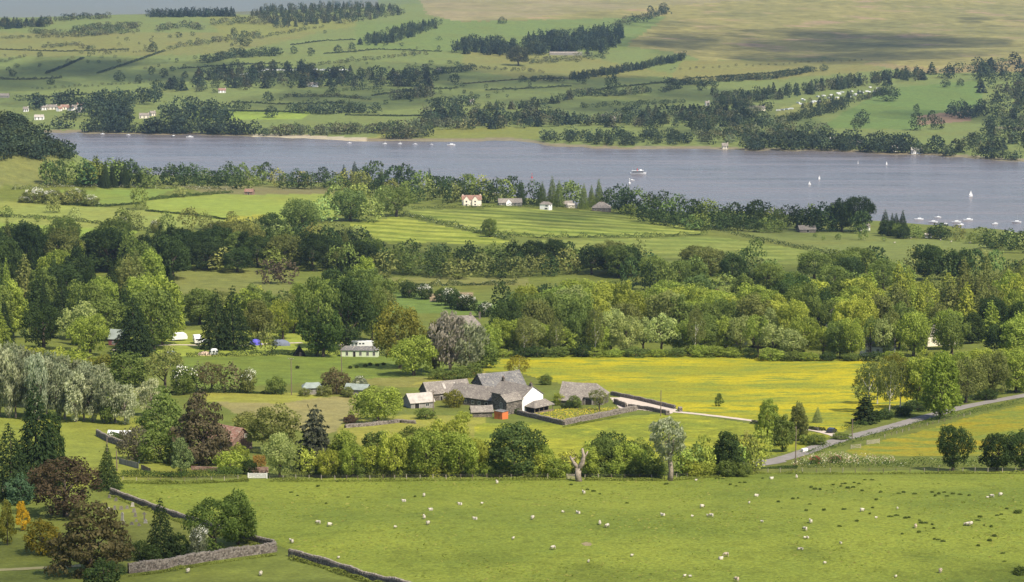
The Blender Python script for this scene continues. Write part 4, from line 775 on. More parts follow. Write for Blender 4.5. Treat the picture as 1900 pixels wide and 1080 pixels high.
far_wood('shore_wood', 'broken tree lines in the fields behind the shingle beach', sp_line([(540, 208), (600, 212), (640, 208), (680, 210)], 5, b_, ['d', 'm'], (16, 24), (.9, 1.2)) + sp_line([(430, 202), (460, 206)], 8, b_, ['m'], (14, 20), (1, 1.2)) + sp_line([(530, 180), (620, 180), (690, 186)], 4, b_, ['d', 'o'], (4, 8), (1, 1.4), .6) + sp_line([(730, 186), (780, 182), (800, 180)], 7, b_, ['m', 'o'], (18, 26), (.9, 1.2)) + sp_line([(610, 172), (700, 166)], 9, b_, ['d'], (6, 12), (1, 1.2)))
far_wood('shore_wood', 'long dark belt of trees and scattered houses in the centre of the far shore', sp_poly([(770, 215), (830, 205), (900, 215), (1010, 212), (1050, 225), (1100, 222), (1200, 215), (1330, 205), (1400, 215), (1420, 235), (1200, 238), (1040, 236), (930, 240), (870, 238), (790, 232)], 230, ['b', 'b', 'b', 'c'], ['d', 'd', 'b', 'm', 'o'], (15, 25), (.8, 1.1)) + sp_line([(800, 200), (850, 196), (880, 198)], 7, b_, ['d', 'm'], (16, 24), (.9, 1.1)) + sp_line([(905, 205), (980, 200), (1030, 192), (1060, 182)], 6, ['b', 'c', 'b'], ['d', 'o', 'm'], (12, 20), (.7, 1)) + sp_line([(1060, 178), (1130, 178), (1210, 172)], 5, b_, ['m', 'd', 'o'], (10, 17), (.9, 1.2)) + sp_line([(1225, 172), (1262, 165)], 4, b_, ['d'], (9, 13), (.9, 1.2)))
far_wood('shore_wood', 'dark low trees on the wooded point reaching into the lake', sp_poly([(990, 262), (1060, 252), (1180, 252), (1270, 256), (1290, 268), (1250, 270), (1180, 272), (1060, 268)], 80, b_, ['d', 'b', 'm'], (13, 23), (.8, 1.15)) + sp_line([(1130, 276), (1170, 277), (1235, 278)], 14, b_, ['d'], (14, 22), (.6, .9), 1))
far_wood('shore_wood', 'greener shore trees round the boat yard on the far side', sp_poly([(1280, 240), (1340, 228), (1420, 232), (1500, 235), (1540, 250), (1540, 272), (1400, 274), (1300, 268)], 110, b_, ['m', 'p', 'm', 'd', 'o'], (15, 26), (.8, 1.1)) + sp_poly([(1390, 262), (1540, 262), (1660, 268), (1740, 276), (1740, 282), (1540, 278), (1400, 276)], 70, b_, ['d', 'b', 'd'], (18, 30), (.8, 1.1)))
far_wood('wood', 'feathery wood above the white caravans on the far slope', sp_poly([(1320, 190), (1400, 178), (1500, 165), (1600, 148), (1700, 138), (1720, 150), (1640, 160), (1560, 168), (1440, 186), (1330, 208)], 150, ['b', 'c', 'b'], ['o', 'm', 'm', 'd'], (14, 22), (.6, .9)) + sp_poly([(1330, 208), (1400, 200), (1440, 205), (1400, 225), (1320, 225)], 40, b_, ['d', 'm', 'p'], (14, 22), (.8, 1)) + sp_line([(1440, 232), (1500, 220), (1570, 200)], 4, b_, ['d', 'm'], (12, 20), (.8, 1.1), 3))
far_wood('wood', 'tall dark wood covering the slope above the white boathouses', sp_poly([(1700, 142), (1780, 130), (1900, 118), (1960, 118), (1960, 290), (1760, 284), (1770, 270), (1830, 235), (1830, 190), (1800, 150)], 160, ['b', 'b', 'b', 'c'], ['m', 'm', 'd', 'b', 'o'], (17, 28), (.8, 1.05)) + sp_poly([(1765, 205), (1830, 195), (1830, 222), (1765, 222)], 22, b_, ['d', 'b'], (16, 24), (.9, 1.1)))
far_wood('shore_wood', 'trees overhanging the water between the boat yard and the tall dark wood', sp_line([(1285, 277), (1500, 279), (1700, 285), (1760, 290), (1900, 299), (1960, 303)], 4, b_, ['d', 'b', 'm', 'd'], (13, 26), (.8, 1.1), 1.2) + sp_line([(155, 245), (300, 247), (470, 250)], 4.5, b_, ['d', 'b'], (12, 24), (.8, 1.1), 1) + sp_line([(1480, 212), (1560, 196), (1640, 178), (1660, 170)], 5, b_, ['m', 'd', 'o'], (8, 14), (.8, 1.1), 2) + sp_line([(455, 146), (560, 142), (660, 146)], 5, ['b', 'c'], ['d', 'm', 'o'], (8, 13), (.8, 1), 1.5))
# single trees on the far side that stand apart
def farsolo(spots, label, group):
    for x, y_, h, w in spots: tree('broad', x, y_, h, w, R.choice([(.038, .056, .031), (.048, .070, .035), (.034, .050, .031)]), label, group)
farsolo([(222, 152, 22, 22), (257, 155, 18, 16), (282, 139, 17, 17), (305, 144, 19, 19), (320, 132, 10, 13), (344, 145, 14, 16), (95, 157, 12, 18), (24, 142, 14, 15)], 'dark round tree standing free in the fields above the far village', 'free standing trees in the fields above the far village')
farsolo([(285, 96, 20, 22), (332, 70, 11, 15), (455, 86, 19, 25), (435, 66, 16, 15), (545, 100, 16, 16), (577, 104, 16, 18), (627, 98, 16, 18), (653, 92, 15, 16), (74, 106, 12, 12)], 'small round tree dotted over the upper far fields', 'trees dotted over the upper far fields')
farsolo([(497, 188, 20, 24), (503, 218, 24, 28), (698, 210, 22, 26), (775, 170, 14, 14), (783, 178, 30, 38), (843, 158, 22, 24), (908, 215, 24, 26)], 'lone rounded tree in the level fields behind the shingle beach', 'lone trees behind the shingle beach')
tree('broad', 962, 122, 38, 44, (.075, .085, .05), 'big grey green round tree below the notched conifer wood', var=.02)
farsolo([(932, 44, 14, 18), (1207, 28, 18, 18), (1230, 24, 20, 22), (1528, 132, 14, 18), (1135, 176, 42, 34), (1080, 156, 22, 26), (1302, 168, 20, 22), (1326, 178, 20, 18)], 'lone dark tree on the pastures under the moor', 'lone trees under the moor')
farsolo([(1600, 232, 30, 34), (1590, 242, 24, 28), (1700, 212, 20, 14), (1702, 242, 34, 44), (1728, 228, 24, 20), (1740, 240, 26, 30), (1650, 188, 32, 46), (1738, 284, 34, 44), (1755, 162, 16, 22), (1782, 160, 16, 18)], 'rounded dark tree in the sloping green field above the boathouses', 'trees in the sloping field above the boathouses')
far_wood('scrub', 'small thorn trees dotted along old field lines on the far hillside', sp_poly([(0, 75), (600, 60), (860, 60), (860, 150), (620, 125), (330, 130), (0, 135)], 70, b_, ['d', 'o', 'm'], (4, 10), (.9, 1.3)) + sp_poly([(420, 170), (1000, 150), (1000, 200), (440, 200)], 40, b_, ['d', 'm'], (5, 11), (.9, 1.3)) + sp_poly([(1480, 196), (1640, 165), (1660, 176), (1500, 206)], 46, ['b', 'c'], ['d', 'm', 'o'], (7, 14), (.6, .9)) + sp_line([(560, 124), (660, 114), (800, 100)], 6, b_, ['d', 'o'], (4, 9), (1, 1.4)) + sp_line([(430, 82), (520, 64), (600, 50)], 6, b_, ['d', 'o'], (4, 8), (1, 1.4)) + sp_line([(0, 72), (150, 68), (260, 60)], 6, b_, ['d', 'o'], (4, 8), (1, 1.4)) + sp_line([(1010, 135), (900, 128), (830, 118)], 7, b_, ['o', 'd'], (4, 8), (1, 1.4)) + sp_line([(1270, 190), (1180, 196), (1080, 200)], 6, b_, ['m', 'd'], (6, 12), (1, 1.3)) + sp_line([(60, 165), (180, 160), (300, 150)], 9, b_, ['d', 'o'], (3, 6), (1, 1.4)) + sp_line([(1230, 130), (1400, 122), (1600, 112)], 14, b_, ['o'], (3, 5), (1, 1.4)))
# the wooded hill
far_wood('hill_wood', 'dense dark oak wood covering the steep hill by the lake end', sp_poly([(-80, 200), (0, 222), (30, 232), (70, 250), (100, 268), (130, 285), (146, 302), (110, 300), (60, 296), (0, 300), (-80, 305)], 200, b_, ['m', 'd', 'd', 'm'], (22, 32), (.9, 1.2)), 'wood')

# grow the waiting trees: the 300 broadleaf trees that show largest stand singly, the others of a wood are joined
def retitle(split):
    sets = {}
    for i, w in enumerate(WAIT):
        if w[6] and len(w[5].split()) < 15: sets.setdefault((w[5], w[6]), []).append(i)
    for (lab, gr), ids in sets.items():
        if len(ids) < 4: continue
        ks = sorted(ids, key=lambda i: WAIT[i][2]) if split == 'h' else sorted(ids, key=lambda i: WAIT[i][11].y)
        half = len(ks) // 2
        for n_, i in enumerate(ks):
            w = list(WAIT[i]); w[5] = (('lower ' if n_ < half else 'taller ') if split == 'h' else ('nearer the pasture, ' if n_ < half else 'nearer the lake, ')) + lab if split == 'h' else lab + (' on the pasture side' if n_ < half else ' on the lake side'); WAIT[i] = tuple(w)
retitle('h'); 
broadq = [w for w in WAIT if w[7] == 'tree' and w[9] is None and w[1] in ('broad', 'tall', 'loose')]
solo = sorted([w for w in broadq if w[6] is not None], key=lambda w: -w[0])
keep_n = 296 - sum(1 for w in broadq if w[6] is None)
joined = solo[keep_n:]; jid = set(id(w) for w in joined)
bygroup = {}
for w in WAIT:
    if id(w) in jid: bygroup.setdefault(w[6], []).append(w)
    else: grow(w[1], 0, 0, w[2], w[3], w[4], w[5], w[6], w[7], w[8], w[9], w[10], w[11])
for gname, ws in bygroup.items():
    spots = []
    for w in ws:
        p = w[11]; s = F / p.y; cc = PAL[w[4]] if isinstance(w[4], str) else w[4]
        spots.append((p, w[2] / s, w[3] / s, 'b', jitc(cc, .12)))
    far_wood('wood', 'smaller trees filling the gaps among the ' + gname, spots, 'wood', lod=MIDL)

# ---------------------------------------------------------------- hedges
def hedge(pts, h, w, colr, label, dens=1., leaf=None, lump=.35, group=None, vary=.25, blossom=0.):
    W_ = [P(*p) for p in pts]; seg = [(a_, b2) for a_, b2 in zip(W_[:-1], W_[1:])]; L = sum((b2 - a_).length for a_, b2 in seg); Y = W_[0].y
    lf = leaf or .10 * Y / 700 + .05; k = int(min(4200, max(250, L * (h * 2 + w) / (lf * lf) * .55 * dens))); g = np.random.default_rng(int(L * 10) + len(pts))
    cum = np.cumsum([0] + [(b2 - a_).length for a_, b2 in seg]); s = g.uniform(0, L, k); i = np.clip(np.searchsorted(cum, s) - 1, 0, len(seg) - 1)
    A_ = np.array([list(a_) for a_, _ in seg]); B_ = np.array([list(b2) for _, b2 in seg]); t = ((s - cum[i]) / np.maximum(cum[i + 1] - cum[i], 1e-6))[:, None]
    base = A_[i] * (1 - t) + B_[i] * t; d = nrm((B_ - A_)[i] * np.array([1, 1, 0])); side = np.column_stack([d[:, 1], -d[:, 0], np.zeros(k)])
    kn = max(4, int(L / 3.)); hv = np.interp(s, np.linspace(0, L, kn), 1 + g.normal(size=kn) * vary).clip(.4, 1.9)
    a_ = g.uniform(-.25, math.pi + .25, k); r = g.uniform(.75, 1.05, k)
    X = base + side * (np.cos(a_) * r * w * .5 * hv ** .5)[:, None]; zg = zat(X[:, 0], X[:, 1]); X[:, 2] = zg + np.maximum(np.sin(a_) * r, g.uniform(0, .6, k)) * h * hv
    N = side * np.cos(a_)[:, None] + np.array([0, 0, 1]) * np.sin(a_)[:, None] + g.normal(size=(k, 3)) * .6
    V, Q = leaf_quads(X, N, lf, 1.2, g); cv = np.array(colr)[None] * (np.interp(s, np.linspace(0, L, kn), g.uniform(.75, 1.3, kn)) * g.uniform(.75, 1.25, k))[:, None]
    if blossom: cv[g.random(k) < blossom] = (.5, .5, .42)
    o = link('hedge', np_mesh('hedge', V, Q, [M['leafv']], vcol=np.repeat(cv, 4, 0))); return tag(o, label, 'hedge', group)
G1, G2, G3 = (.055, .085, .022), (.04, .06, .02), (.085, .10, .03)
hedge([(1300, 420), (1440, 452), (1610, 484)], 2.6, 5, G2, 'long straight dark hedge running down beside the lower hay field')
hedge([(1310, 436), (1200, 441), (1000, 442), (880, 432)], 2.6, 4, G2, 'bushy hedge between the upper and lower hay fields', vary=.5)
hedge([(745, 398), (800, 412), (870, 428), (945, 446)], 2.8, 4, G1, 'diagonal hedge between the small and the large striped hay field', vary=.5, blossom=.05)
hedge([(760, 388), (960, 384), (1110, 388), (1200, 402), (1310, 430)], 2.4, 5, G2, 'dark hedge bounding the striped hay field below the white houses')
hedge([(270, 372), (330, 366), (430, 358)], 2.6, 4, G1, 'bushy hedge along the upper edge of the large bright field', vary=.4)
hedge([(-20, 402), (120, 408), (220, 420), (300, 432)], 2.6, 4, G2, 'long dark hedge beside the farm lane across the bright fields', vary=.3)
hedge([(20, 352), (150, 346), (300, 350), (420, 352)], 2.4, 4, G3, 'rough hedge with blossom along the top of the bright fields', vary=.6, blossom=.12)
hedge([(60, 376), (190, 384), (260, 378)], 1.8, 3, G2, 'low dark hedge below the hawthorns among the bright fields')
hedge([(270, 392), (330, 397), (420, 408)], 1.4, 2.5, G2, 'thin hedge along the lower edge of the large bright field')
hedge([(180, 137), (240, 118), (305, 95)], 3.2, 5, (.04, .055, .03), 'long diagonal hedge on the far hillside above the lone trees')
hedge([(85, 137), (120, 124), (155, 108)], 3.2, 5, (.04, .055, .03), 'shorter diagonal hedge on the far hillside above the village', vary=.4)
hedge([(0, 148), (60, 148), (115, 145)], 3, 5, (.05, .06, .035), 'level hedge at the foot of the far hillside above the village', vary=.6)
hedge([(420, 206), (540, 208)], 2, 4, (.035, .05, .028), 'dark hedge behind the brightest far field')
hedge([(640, 214), (740, 216), (830, 214)], 2, 4, (.035, .05, .028), 'dark hedge across the level fields behind the beach')
hedge([(860, 156), (960, 148), (1060, 146)], 1.6, 4, (.06, .06, .04), 'thin hedge crossing the far pasture under the notched wood')
hedge([(1392, 869), (1440, 869), (1480, 869)], .7, 2.5, G1, 'low rough hedge between the road bend and the sheep fence')
for pts_, lb_ in (([(0, 92), (120, 96), (240, 92)], 'thin hedge along the sunny top fields near the skyline'), ([(330, 128), (420, 122), (520, 118)], 'thin hedge under the thick hedgerow on the far hillside'), ([(600, 100), (700, 92), (820, 96)], 'thin hedge leading to the notched conifer wood'), ([(430, 190), (520, 194), (640, 192)], 'thin hedge across the fields below the long white farmhouse'), ([(690, 178), (760, 168), (850, 164)], 'thin hedge below the plum coloured wood'), ([(900, 168), (1000, 164), (1060, 160)], 'thin hedge crossing the smooth pasture below the round tree'), ([(1090, 170), (1170, 160), (1250, 152)], 'thin hedge climbing under the shelter belt'), ([(60, 182), (160, 176), (240, 170)], 'thin hedge above the far village trees'), ([(540, 84), (600, 76), (660, 74)], 'thin hedge beside the wedge shaped plantation'), ([(1280, 146), (1400, 138), (1500, 128)], 'thin hedge above the long far hedgerow')):
    hedge(pts_, 2.2, 3.5, (.042, .056, .032), lb_, vary=.5)
hedge([(225, 884), (330, 886), (450, 884)], 2.0, 3.5, G1, 'rough hedge behind the sheep fence below the cottage', vary=.3)
hedge([(530, 884), (700, 886), (880, 884)], 1.9, 3.5, G3, 'leafy hedge under the tree belt between the white gate and the dead tree', vary=.3)
hedge([(880, 884), (1060, 882), (1240, 882), (1400, 870)], 1.5, 3.2, G1, 'leafy hedge under the tree belt either side of the dead tree', vary=.35)
hedge([(1478, 868), (1520, 866), (1700, 866), (1900, 864), (1960, 864)], 2.4, 5, G1, 'broad flowering verge hedge along the sheep fence by the road', vary=.25, blossom=.03)
hedge([(1490, 846), (1540, 832), (1590, 818), (1640, 806), (1760, 776), (1900, 746)], 1.4, 3.0, G1, 'low hedge along the near side of the road', vary=.4)
hedge([(1570, 798), (1640, 778), (1720, 758), (1800, 742), (1900, 724)], 1.2, 3.0, G1, 'grassy hedge along the far side of the road', vary=.4)
hedge([(1395, 786), (1460, 792), (1530, 800)], 1.1, 2.0, (.05, .06, .025), 'low dark hedge along the farm track')
hedge([(345, 662), (450, 661), (640, 658), (760, 662)], 2.0, 3, G2, 'neat dark hedge along the lower edge of the campsite')
hedge([(270, 730), (420, 728), (530, 732)], 1.6, 3, G2, 'straggling hedge under the thorn trees', vary=.5)
hedge([(470, 866), (494, 866)], 3.0, 3.5, (.22, .13, .035), 'clipped orange brown beech hedge beside the cottage', vary=.04)
hedge([(960, 660), (1250, 656), (1640, 670)], 1.4, 3, G2, 'dark hedge bottom at the far edge of the buttercup meadow', vary=.4)
hedge([(205, 812), (240, 816)], 1.6, 3, G1, 'short clipped hedge inside the garden wall bend')
hedge([(690, 527), (800, 531), (960, 528)], 2.4, 4, G2, 'dark hedge between the hollow and the sloping pasture', vary=.5, blossom=.03)

far_wood('wood', 'mixed wood going on beside the road beyond the larches', sp_poly([(1960, 560), (2350, 540), (2350, 730), (1960, 700)], 60, b_, ['m', 'm', 'p'], (60, 95), (.7, 1)))
far_wood('wood', 'mixed wood going on beyond the willow row', sp_poly([(-420, 480), (-60, 480), (-60, 680), (-420, 700)], 60, b_, ['m', 'd', 'm'], (70, 110), (.7, 1)))
far_wood('shore_wood', 'shoreline trees going on past the yacht bay', sp_line([(1960, 470), (2100, 470), (2350, 470)], 16, b_, ['m', 'd'], (30, 46), (.8, 1.1), 5))
def long_grass(pts, label, h=.45, w=1.3, col=(.14, .165, .035)):
    o = hedge(pts, h, w, col, label, leaf=.13, vary=.5); o.name = 'long_grass'; o['category'] = 'grass'; o['kind'] = 'stuff'
long_grass([(210, 921), (262, 942), (350, 973), (440, 1002), (505, 1018)], 'long grass at the foot of the upper churchyard wall')
long_grass([(240, 1070), (300, 1062), (380, 1048), (450, 1038), (512, 1030)], 'long grass at the foot of the high churchyard wall')
long_grass([(540, 1037), (600, 1053), (660, 1073), (742, 1093)], 'long grass along the wall running down the pasture')
long_grass([(228, 896), (330, 898), (462, 893)], 'long grass under the fence below the cottage', .6, 1.6); long_grass([(500, 893), (700, 893), (900, 891), (1040, 891)], 'long grass under the fence of the tree belt', .6, 1.6)
long_grass([(1085, 891), (1240, 892), (1330, 885), (1400, 880)], 'long grass under the fence before the road bend', .6, 1.6); long_grass([(1400, 879), (1600, 880), (1800, 879), (1960, 880)], 'long grass under the fence along the flowering verge', .6, 1.6)
long_grass([(1046, 793), (1090, 784), (1150, 772)], 'long grass outside the farm garden wall', .4, 1.2); long_grass([(1140, 732), (1180, 739), (1252, 755)], 'long grass along the yard wall', .4, 1.2)
# ---------------------------------------------------------------- buildings
def gable_shell(L, W, he, hr, base=2.5):
    mb = MB(); x, y_ = L / 2, W / 2
    v = [(-x, -y_, -base), (-x, y_, -base), (-x, y_, he), (-x, 0, hr), (-x, -y_, he)]; v += [(x, b2, c2) for _, b2, c2 in v]
    return mb.add(v, [(0, 4, 3, 2, 1), (5, 6, 7, 8, 9), (0, 5, 9, 4), (1, 2, 7, 6), (4, 9, 8, 3), (2, 3, 8, 7), (0, 1, 6, 5)])
def roof_slab(L, W, he, hr, ov=.35, th=.16, hipl=0., hipr=0., wavy=0.):
    """two pitched slopes with thickness, overhang and a slightly sagging ridge"""
    mb = MB(); y_ = W / 2 + ov; k = (hr - he) / (W / 2); ze = he - k * ov; n = 8
    for sgn in (-1, 1):
        top = []
        for i in range(n + 1):
            f = i / n; xe = -L / 2 - ov + (L + 2 * ov) * f; xr = -L / 2 - ov + hipl + (L + 2 * ov - hipl - hipr) * f; sag = -.10 * math.sin(math.pi * f) + R.uniform(-.03, .03) * wavy
            top.append(((xe, sgn * y_, ze + .04), (xr, sgn * .001, hr + .06 + sag)))
        vs_ = [p for pr in top for p in pr] + [(p[0], p[1], p[2] + th) for pr in top for p in pr]; o = 2 * (n + 1); fs_ = []
        for i in range(n):
            a, b2, c2, d2 = 2 * i, 2 * i + 1, 2 * i + 3, 2 * i + 2
            q = (a, d2, c2, b2) if sgn < 0 else (a, b2, c2, d2)
            fs_.append(tuple(x + o for x in q)); fs_.append(q[::-1]); fs_.append((a, a + o, d2 + o, d2) if sgn > 0 else (d2, d2 + o, a + o, a)); fs_.append((b2, c2, c2 + o, b2 + o))
        fs_.append((0, 1, 1 + o, o)); fs_.append((2 * n, 2 * n + o, 2 * n + 1 + o, 2 * n + 1)); mb.add(vs_, fs_)
    for hip, sg in ((hipl, -1), (hipr, 1)):
        if hip > 0:
            xe = sg * (L / 2 + ov); xr = xe - sg * hip; v = [(xe, -y_, ze + .04 + th), (xe, y_, ze + .04 + th), (xr, 0, hr + .06 + th), (xe, -y_, ze + .04), (xe, y_, ze + .04)]
            mb.add(v, [(0, 1, 2) if sg > 0 else (1, 0, 2), (0, 3, 4, 1)])
    return mb
def opening(root, L, W, face, u, z, w, h, door=False, frame='frame', hipish=0):
    """window or door: proud frame with the pane set in it"""
    if face == 'f': c = (u, -W / 2, z); rz = 0
    elif face == 'b': c = (u, W / 2, z); rz = math.pi
    elif face == 'r': c = (L / 2, u, z); rz = math.pi / 2
    else: c = (-L / 2, u, z); rz = -math.pi / 2
    o = MB()
    for dx, dz, sx, sz in ((-w / 2, 0, .1, h), (w / 2, 0, .1, h), (0, h / 2, w + .1, .1), (0, -h / 2, w + .1, .12)): o.box((dx, -.035, dz), (sx, .08, sz))
    if not door: o.box((0, -.03, 0), (.06, .05, h))
    f = o.build('door' if door else 'window', M[frame], root, c, rz)
    MB().box((0, -.012, 0), (w - .1, .03, h - .1)).build('door_leaf' if door else 'pane', M['dark' if door else 'glass'], f)
    return f
def house(name, label, cat, px, py, rz, L, W, he, hr, wall, roof, wins=(), chim=(), group=None, hip=(0, 0), ov=.35, pos=None, frame='frame', wavy=0):
    p = pos if pos is not None else P(px, py)
    root = thing(name, label, cat, p, rz, group); hl, hr_ = hip
    sh = gable_shell(L, W, he, hr) if not (hl or hr_) else MB().box((0, 0, he / 2 - 1.25), (L, W, he + 2.5))
    sh.build('wall', M[wall], root); rf = roof_slab(L, W, he, hr, ov, .16, hl, hr_, wavy).build('roof', M[roof], root)
    for w_ in wins: opening(root, L, W, *w_, frame=frame)
    for cx, cy, ch in chim:
        c = MB().box((cx, cy, hr + ch / 2 - .9), (.9, .7, ch + 1.2)).build('chimney', M['stone' if wall not in ('white', 'cream') else wall], rf)
        o = MB()
        for dx in (-.2, .2): o.tube([(cx + dx, cy, hr + ch - .35), (cx + dx, cy, hr + ch + .15)], [.13, .11], 7)
        o.build('chimney_pot', M['slate_red'], rf)
    return root
def W_(*a): return [tuple(x) for x in a]
# ---- the farm
rzA = math.radians(-45); A = P(988, 764); A.z += .2
u = Vector((math.cos(rzA), math.sin(rzA), 0)); v_ = Vector((-math.sin(rzA), math.cos(rzA), 0))
fh = house('farmhouse', 'stone farmhouse with one white gable and a slate roof in the middle of the farm', 'house', 0, 0, rzA, 14, 9.6, 5.0, 8.1, 'stone', 'slate', [('r', 1.5, 1.2, .9, 1.1)], [(6.3, 0, 1.3), (-6.4, 0, 1.5)], pos=A - u * 7)
g = gable_shell(.10, 9.56, 4.97, 8.05); g.build('white_gable', M['white'], fh, (7.06, 0, 0))['label'] = 'whitewashed gable wall'
house('farm_range', 'long low stone range joined to the farmhouse with a row of small windows', 'barn', 888, 750, math.radians(-33), 18, 9.4, 3.0, 6.4, 'stone', 'slate', [('f', x, 1.6, .9, 1.1) for x in (-5.0, -2.0, .8, 3.4)] + [('f', 6.2, 1.1, 1.1, 2.1, True)], wavy=1)
wing = house('farmhouse_wing', 'gabled stone wing projecting from the farmhouse with a tall gable window', 'house', 0, 0, rzA - math.pi / 2, 7.2, 4.9, 4.8, 6.6, 'stone', 'slate_pale', [('r', 0, 3.2, .9, 2.0), ('l', 0, 2, .5, .5)], pos=A - u * 2.47 - v_ * 8.25)
pc = A + u * 2.4 + v_ * .8; pr = thing('veranda', 'hip roofed dark veranda with posts beside the white gable', 'porch', pc, rzA + math.pi / 2)
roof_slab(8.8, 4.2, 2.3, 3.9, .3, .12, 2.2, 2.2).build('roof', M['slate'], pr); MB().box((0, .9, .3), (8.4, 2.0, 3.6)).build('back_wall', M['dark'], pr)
for x in (-4.2, -2.1, 0, 2.1, 4.2): MB().box((x, -1.9, .6), (.18, .18, 3.6)).build('post', M['wood'], pr)
MB().box((0, -1.9, .15), (8.4, .12, 1.1)).build('rail', M['wood'], pr)
house('barn', 'big barn with a dark slate roof standing behind the farmhouse', 'barn', 925, 735, math.radians(26), 15.5, 10.2, 4.4, 8.3, 'stone', 'slate_dark', [('l', 0, 1.4, 2.2, 2.8, True)])
lb = house('barn', 'low brown barn with rooflight panels beside the farmhouse range', 'barn', 826, 740, math.radians(24), 15.5, 8.0, 3.0, 6.2, 'stone', 'slate_pale', [('f', 3.5, 1.2, 1.8, 2.3, True), ('f', -3, 1.2, 1.0, 1.6, True)])
for x in (-1.2, 3.1):
    o_ = MB().box((0, 0, 0), (.9, 2.6, .06)).build('rooflight', M['tin'], lb, (x, -2.0, 4.92)); o_.rotation_euler = (math.atan2(3.2, 4.0), 0, 0)
house('lean_to_shed', 'open fronted shed with a pale tin roof at the end of the farm', 'shed', 777, 755, math.radians(22), 8, 7.4, 2.3, 4.6, 'grey_wall', 'tin', [('f', -1.9, 1.0, 1.6, 2.2, True), ('f', 1.7, 1.3, 1.2, 1.0)])
house('stone_outhouse', 'tiny stone outhouse with a pale slate roof in front of the farm range', 'shed', 893, 773, math.radians(10), 6.6, 3.6, 2.0, 3.5, 'stone', 'slate_pale', [('r', 0, .9, .8, 1.6, True)])
ot = thing('oil_tank_shed', 'bright orange boarded shed beside the stone outhouse', 'shed', P(930, 777), math.radians(-40))
MB().box((0, 0, 1.1), (3.3, 2.9, 2.8)).build('wall', M['orange'], ot); MB().box((0, 0, 2.58), (3.6, 3.2, .14)).build('roof', M['slate_dark'], ot); MB().box((.4, -1.46, 1.0), (.9, .05, 1.9)).build('door', plain('orange_door', (.42, .13, .05), .7, .1), ot)
rb = house('barn', 'old barn with a sagging lichened roof beside the gravel yard', 'barn', 1084, 748, math.radians(-16), 14.5, 9.0, 3.2, 6.8, 'stone', 'slate_pale', [('f', 2.6, 1.2, 2.4, 2.6, True), ('f', 6.0, 1.5, .9, 1.0)], hip=(0, 3.4), wavy=2)
MB().add([(-7.2, -4.9, 3.35), (1.0, -4.9, 3.35), (1.0, -8.2, 2.1), (-7.2, -8.2, 2.1), (-7.2, -4.9, 3.5), (1.0, -4.9, 3.5), (1.0, -8.2, 2.25), (-7.2, -8.2, 2.25)], [(0, 1, 2, 3), (7, 6, 5, 4), (0, 4, 5, 1), (1, 5, 6, 2), (2, 6, 7, 3), (3, 7, 4, 0)]).build('lean_to_roof', M['slate_pale'], rb)
MB().box((-3.1, -6.4, -.2), (7.6, 3.0, 4.6)).build('lean_to_wall', M['stone'], rb)
house('farm_shed', 'grey hut with a pale green roof behind the russet bush', 'shed', 580, 731, math.radians(8), 6.6, 4.6, 2.6, 3.9, 'grey_wall', 'tin_green', [('f', -1.5, 1.4, 1.2, 1.2), ('f', 2, 1.1, 1, 2.0, True)], hip=(1.5, 1.5))
house('farm_shed', 'grey shed with a pale green roof and whitish end wall beside the russet bush', 'shed', 664, 734, math.radians(-14), 7.6, 4.6, 2.6, 4.0, 'grey_wall', 'tin_green', [('r', 0, 1.2, 1.4, 2.2, True)])
# ---- cottage and garden
house('cottage', 'pink stone cottage half hidden behind the copper brown conifer', 'house', 424, 832, math.radians(-38), 11, 7.6, 3.4, 6.4, 'pink_stone', 'slate_red', [('r', 1.2, 4.2, .8, 1.0), ('f', 1, 1.6, 1, 1.1)], [(-5, 0, 1.2)])
gh = thing('glasshouse', 'long low white framed glasshouse behind the garden wall', 'glasshouse', P(222, 808), math.radians(-4)); MB().box((0, 0, .3), (6.6, 2, .8)).build('base', M['white'], gh); roof_slab(6.6, 2, .75, 1.5, .05, .06).build('roof', M['white_gloss'], gh)
wh = thing('garden_shelter', 'little white garden shelter with a terracotta roof', 'shelter', P(262, 858), .2); MB().box((0, 0, .6), (1.3, 1.2, 1.8)).build('wall', M['white'], wh); roof_slab(1.5, 1.3, 1.45, 2.2, .25, .1).build('roof', M['slate_red'], wh); MB().box((0, -.61, .55), (.6, .04, 1.2)).build('door', M['wood'], wh)
MB()
# ---- big houses behind the meadow
house('stone_house', 'large stone house with tall chimneys behind the grey willows', 'house', 850, 632, math.radians(6), 20, 10, 6.6, 11, 'stone', 'slate_pale', [('f', x, 5.5, 1.2, 1.6) for x in (-7, -3, 1, 5)], [(-2.5, 0, 2), (5.5, 0, 1.6), (9.5, 0, 1.5)], hip=(4, 4))
house('white_house', 'small white house with a grey gable seen between trees', 'house', 942, 636, math.radians(-70), 8, 6, 4.6, 7.4, 'white', 'slate_dark', [('r', 0, 3.2, 1, 1.2), ('r', 0, 1, 1, 1.2)])
house('school_hall', 'long building whose pale flat roof shows above the trees behind the meadow', 'building', 1408, 610, math.radians(2), 36, 10, 6, 7.5, 'grey_wall', 'tin', [('f', x, 3, 1.6, 1.3) for x in (-14, -10, -6, -2, 2, 6, 10, 14)])
house('slate_house', 'house with a steep pinkish slate roof between the park trees', 'house', 1562, 614, math.radians(-60), 12, 9, 5, 10.5, 'cream', 'slate_pale', [('r', 0, 3, 1, 1.2)], [(-5, 0, 1.4)])
house('lodge_hut', 'dark hut with white gutters among the trees behind the meadow', 'hut', 1365, 642, math.radians(6), 10, 5, 3, 4.6, 'white', 'slate_dark', [('f', -2, 1.6, 1.2, 1), ('f', 2, 1.6, 1.2, 1)])
house('white_house', 'white rendered house showing through the leaves at the end of the buttercup meadow', 'house', 1628, 658, math.radians(-8), 14, 7, 4, 7, 'white', 'slate_pale', [('f', x, 2.2, 1.1, 1.2) for x in (-4, 0, 4)])
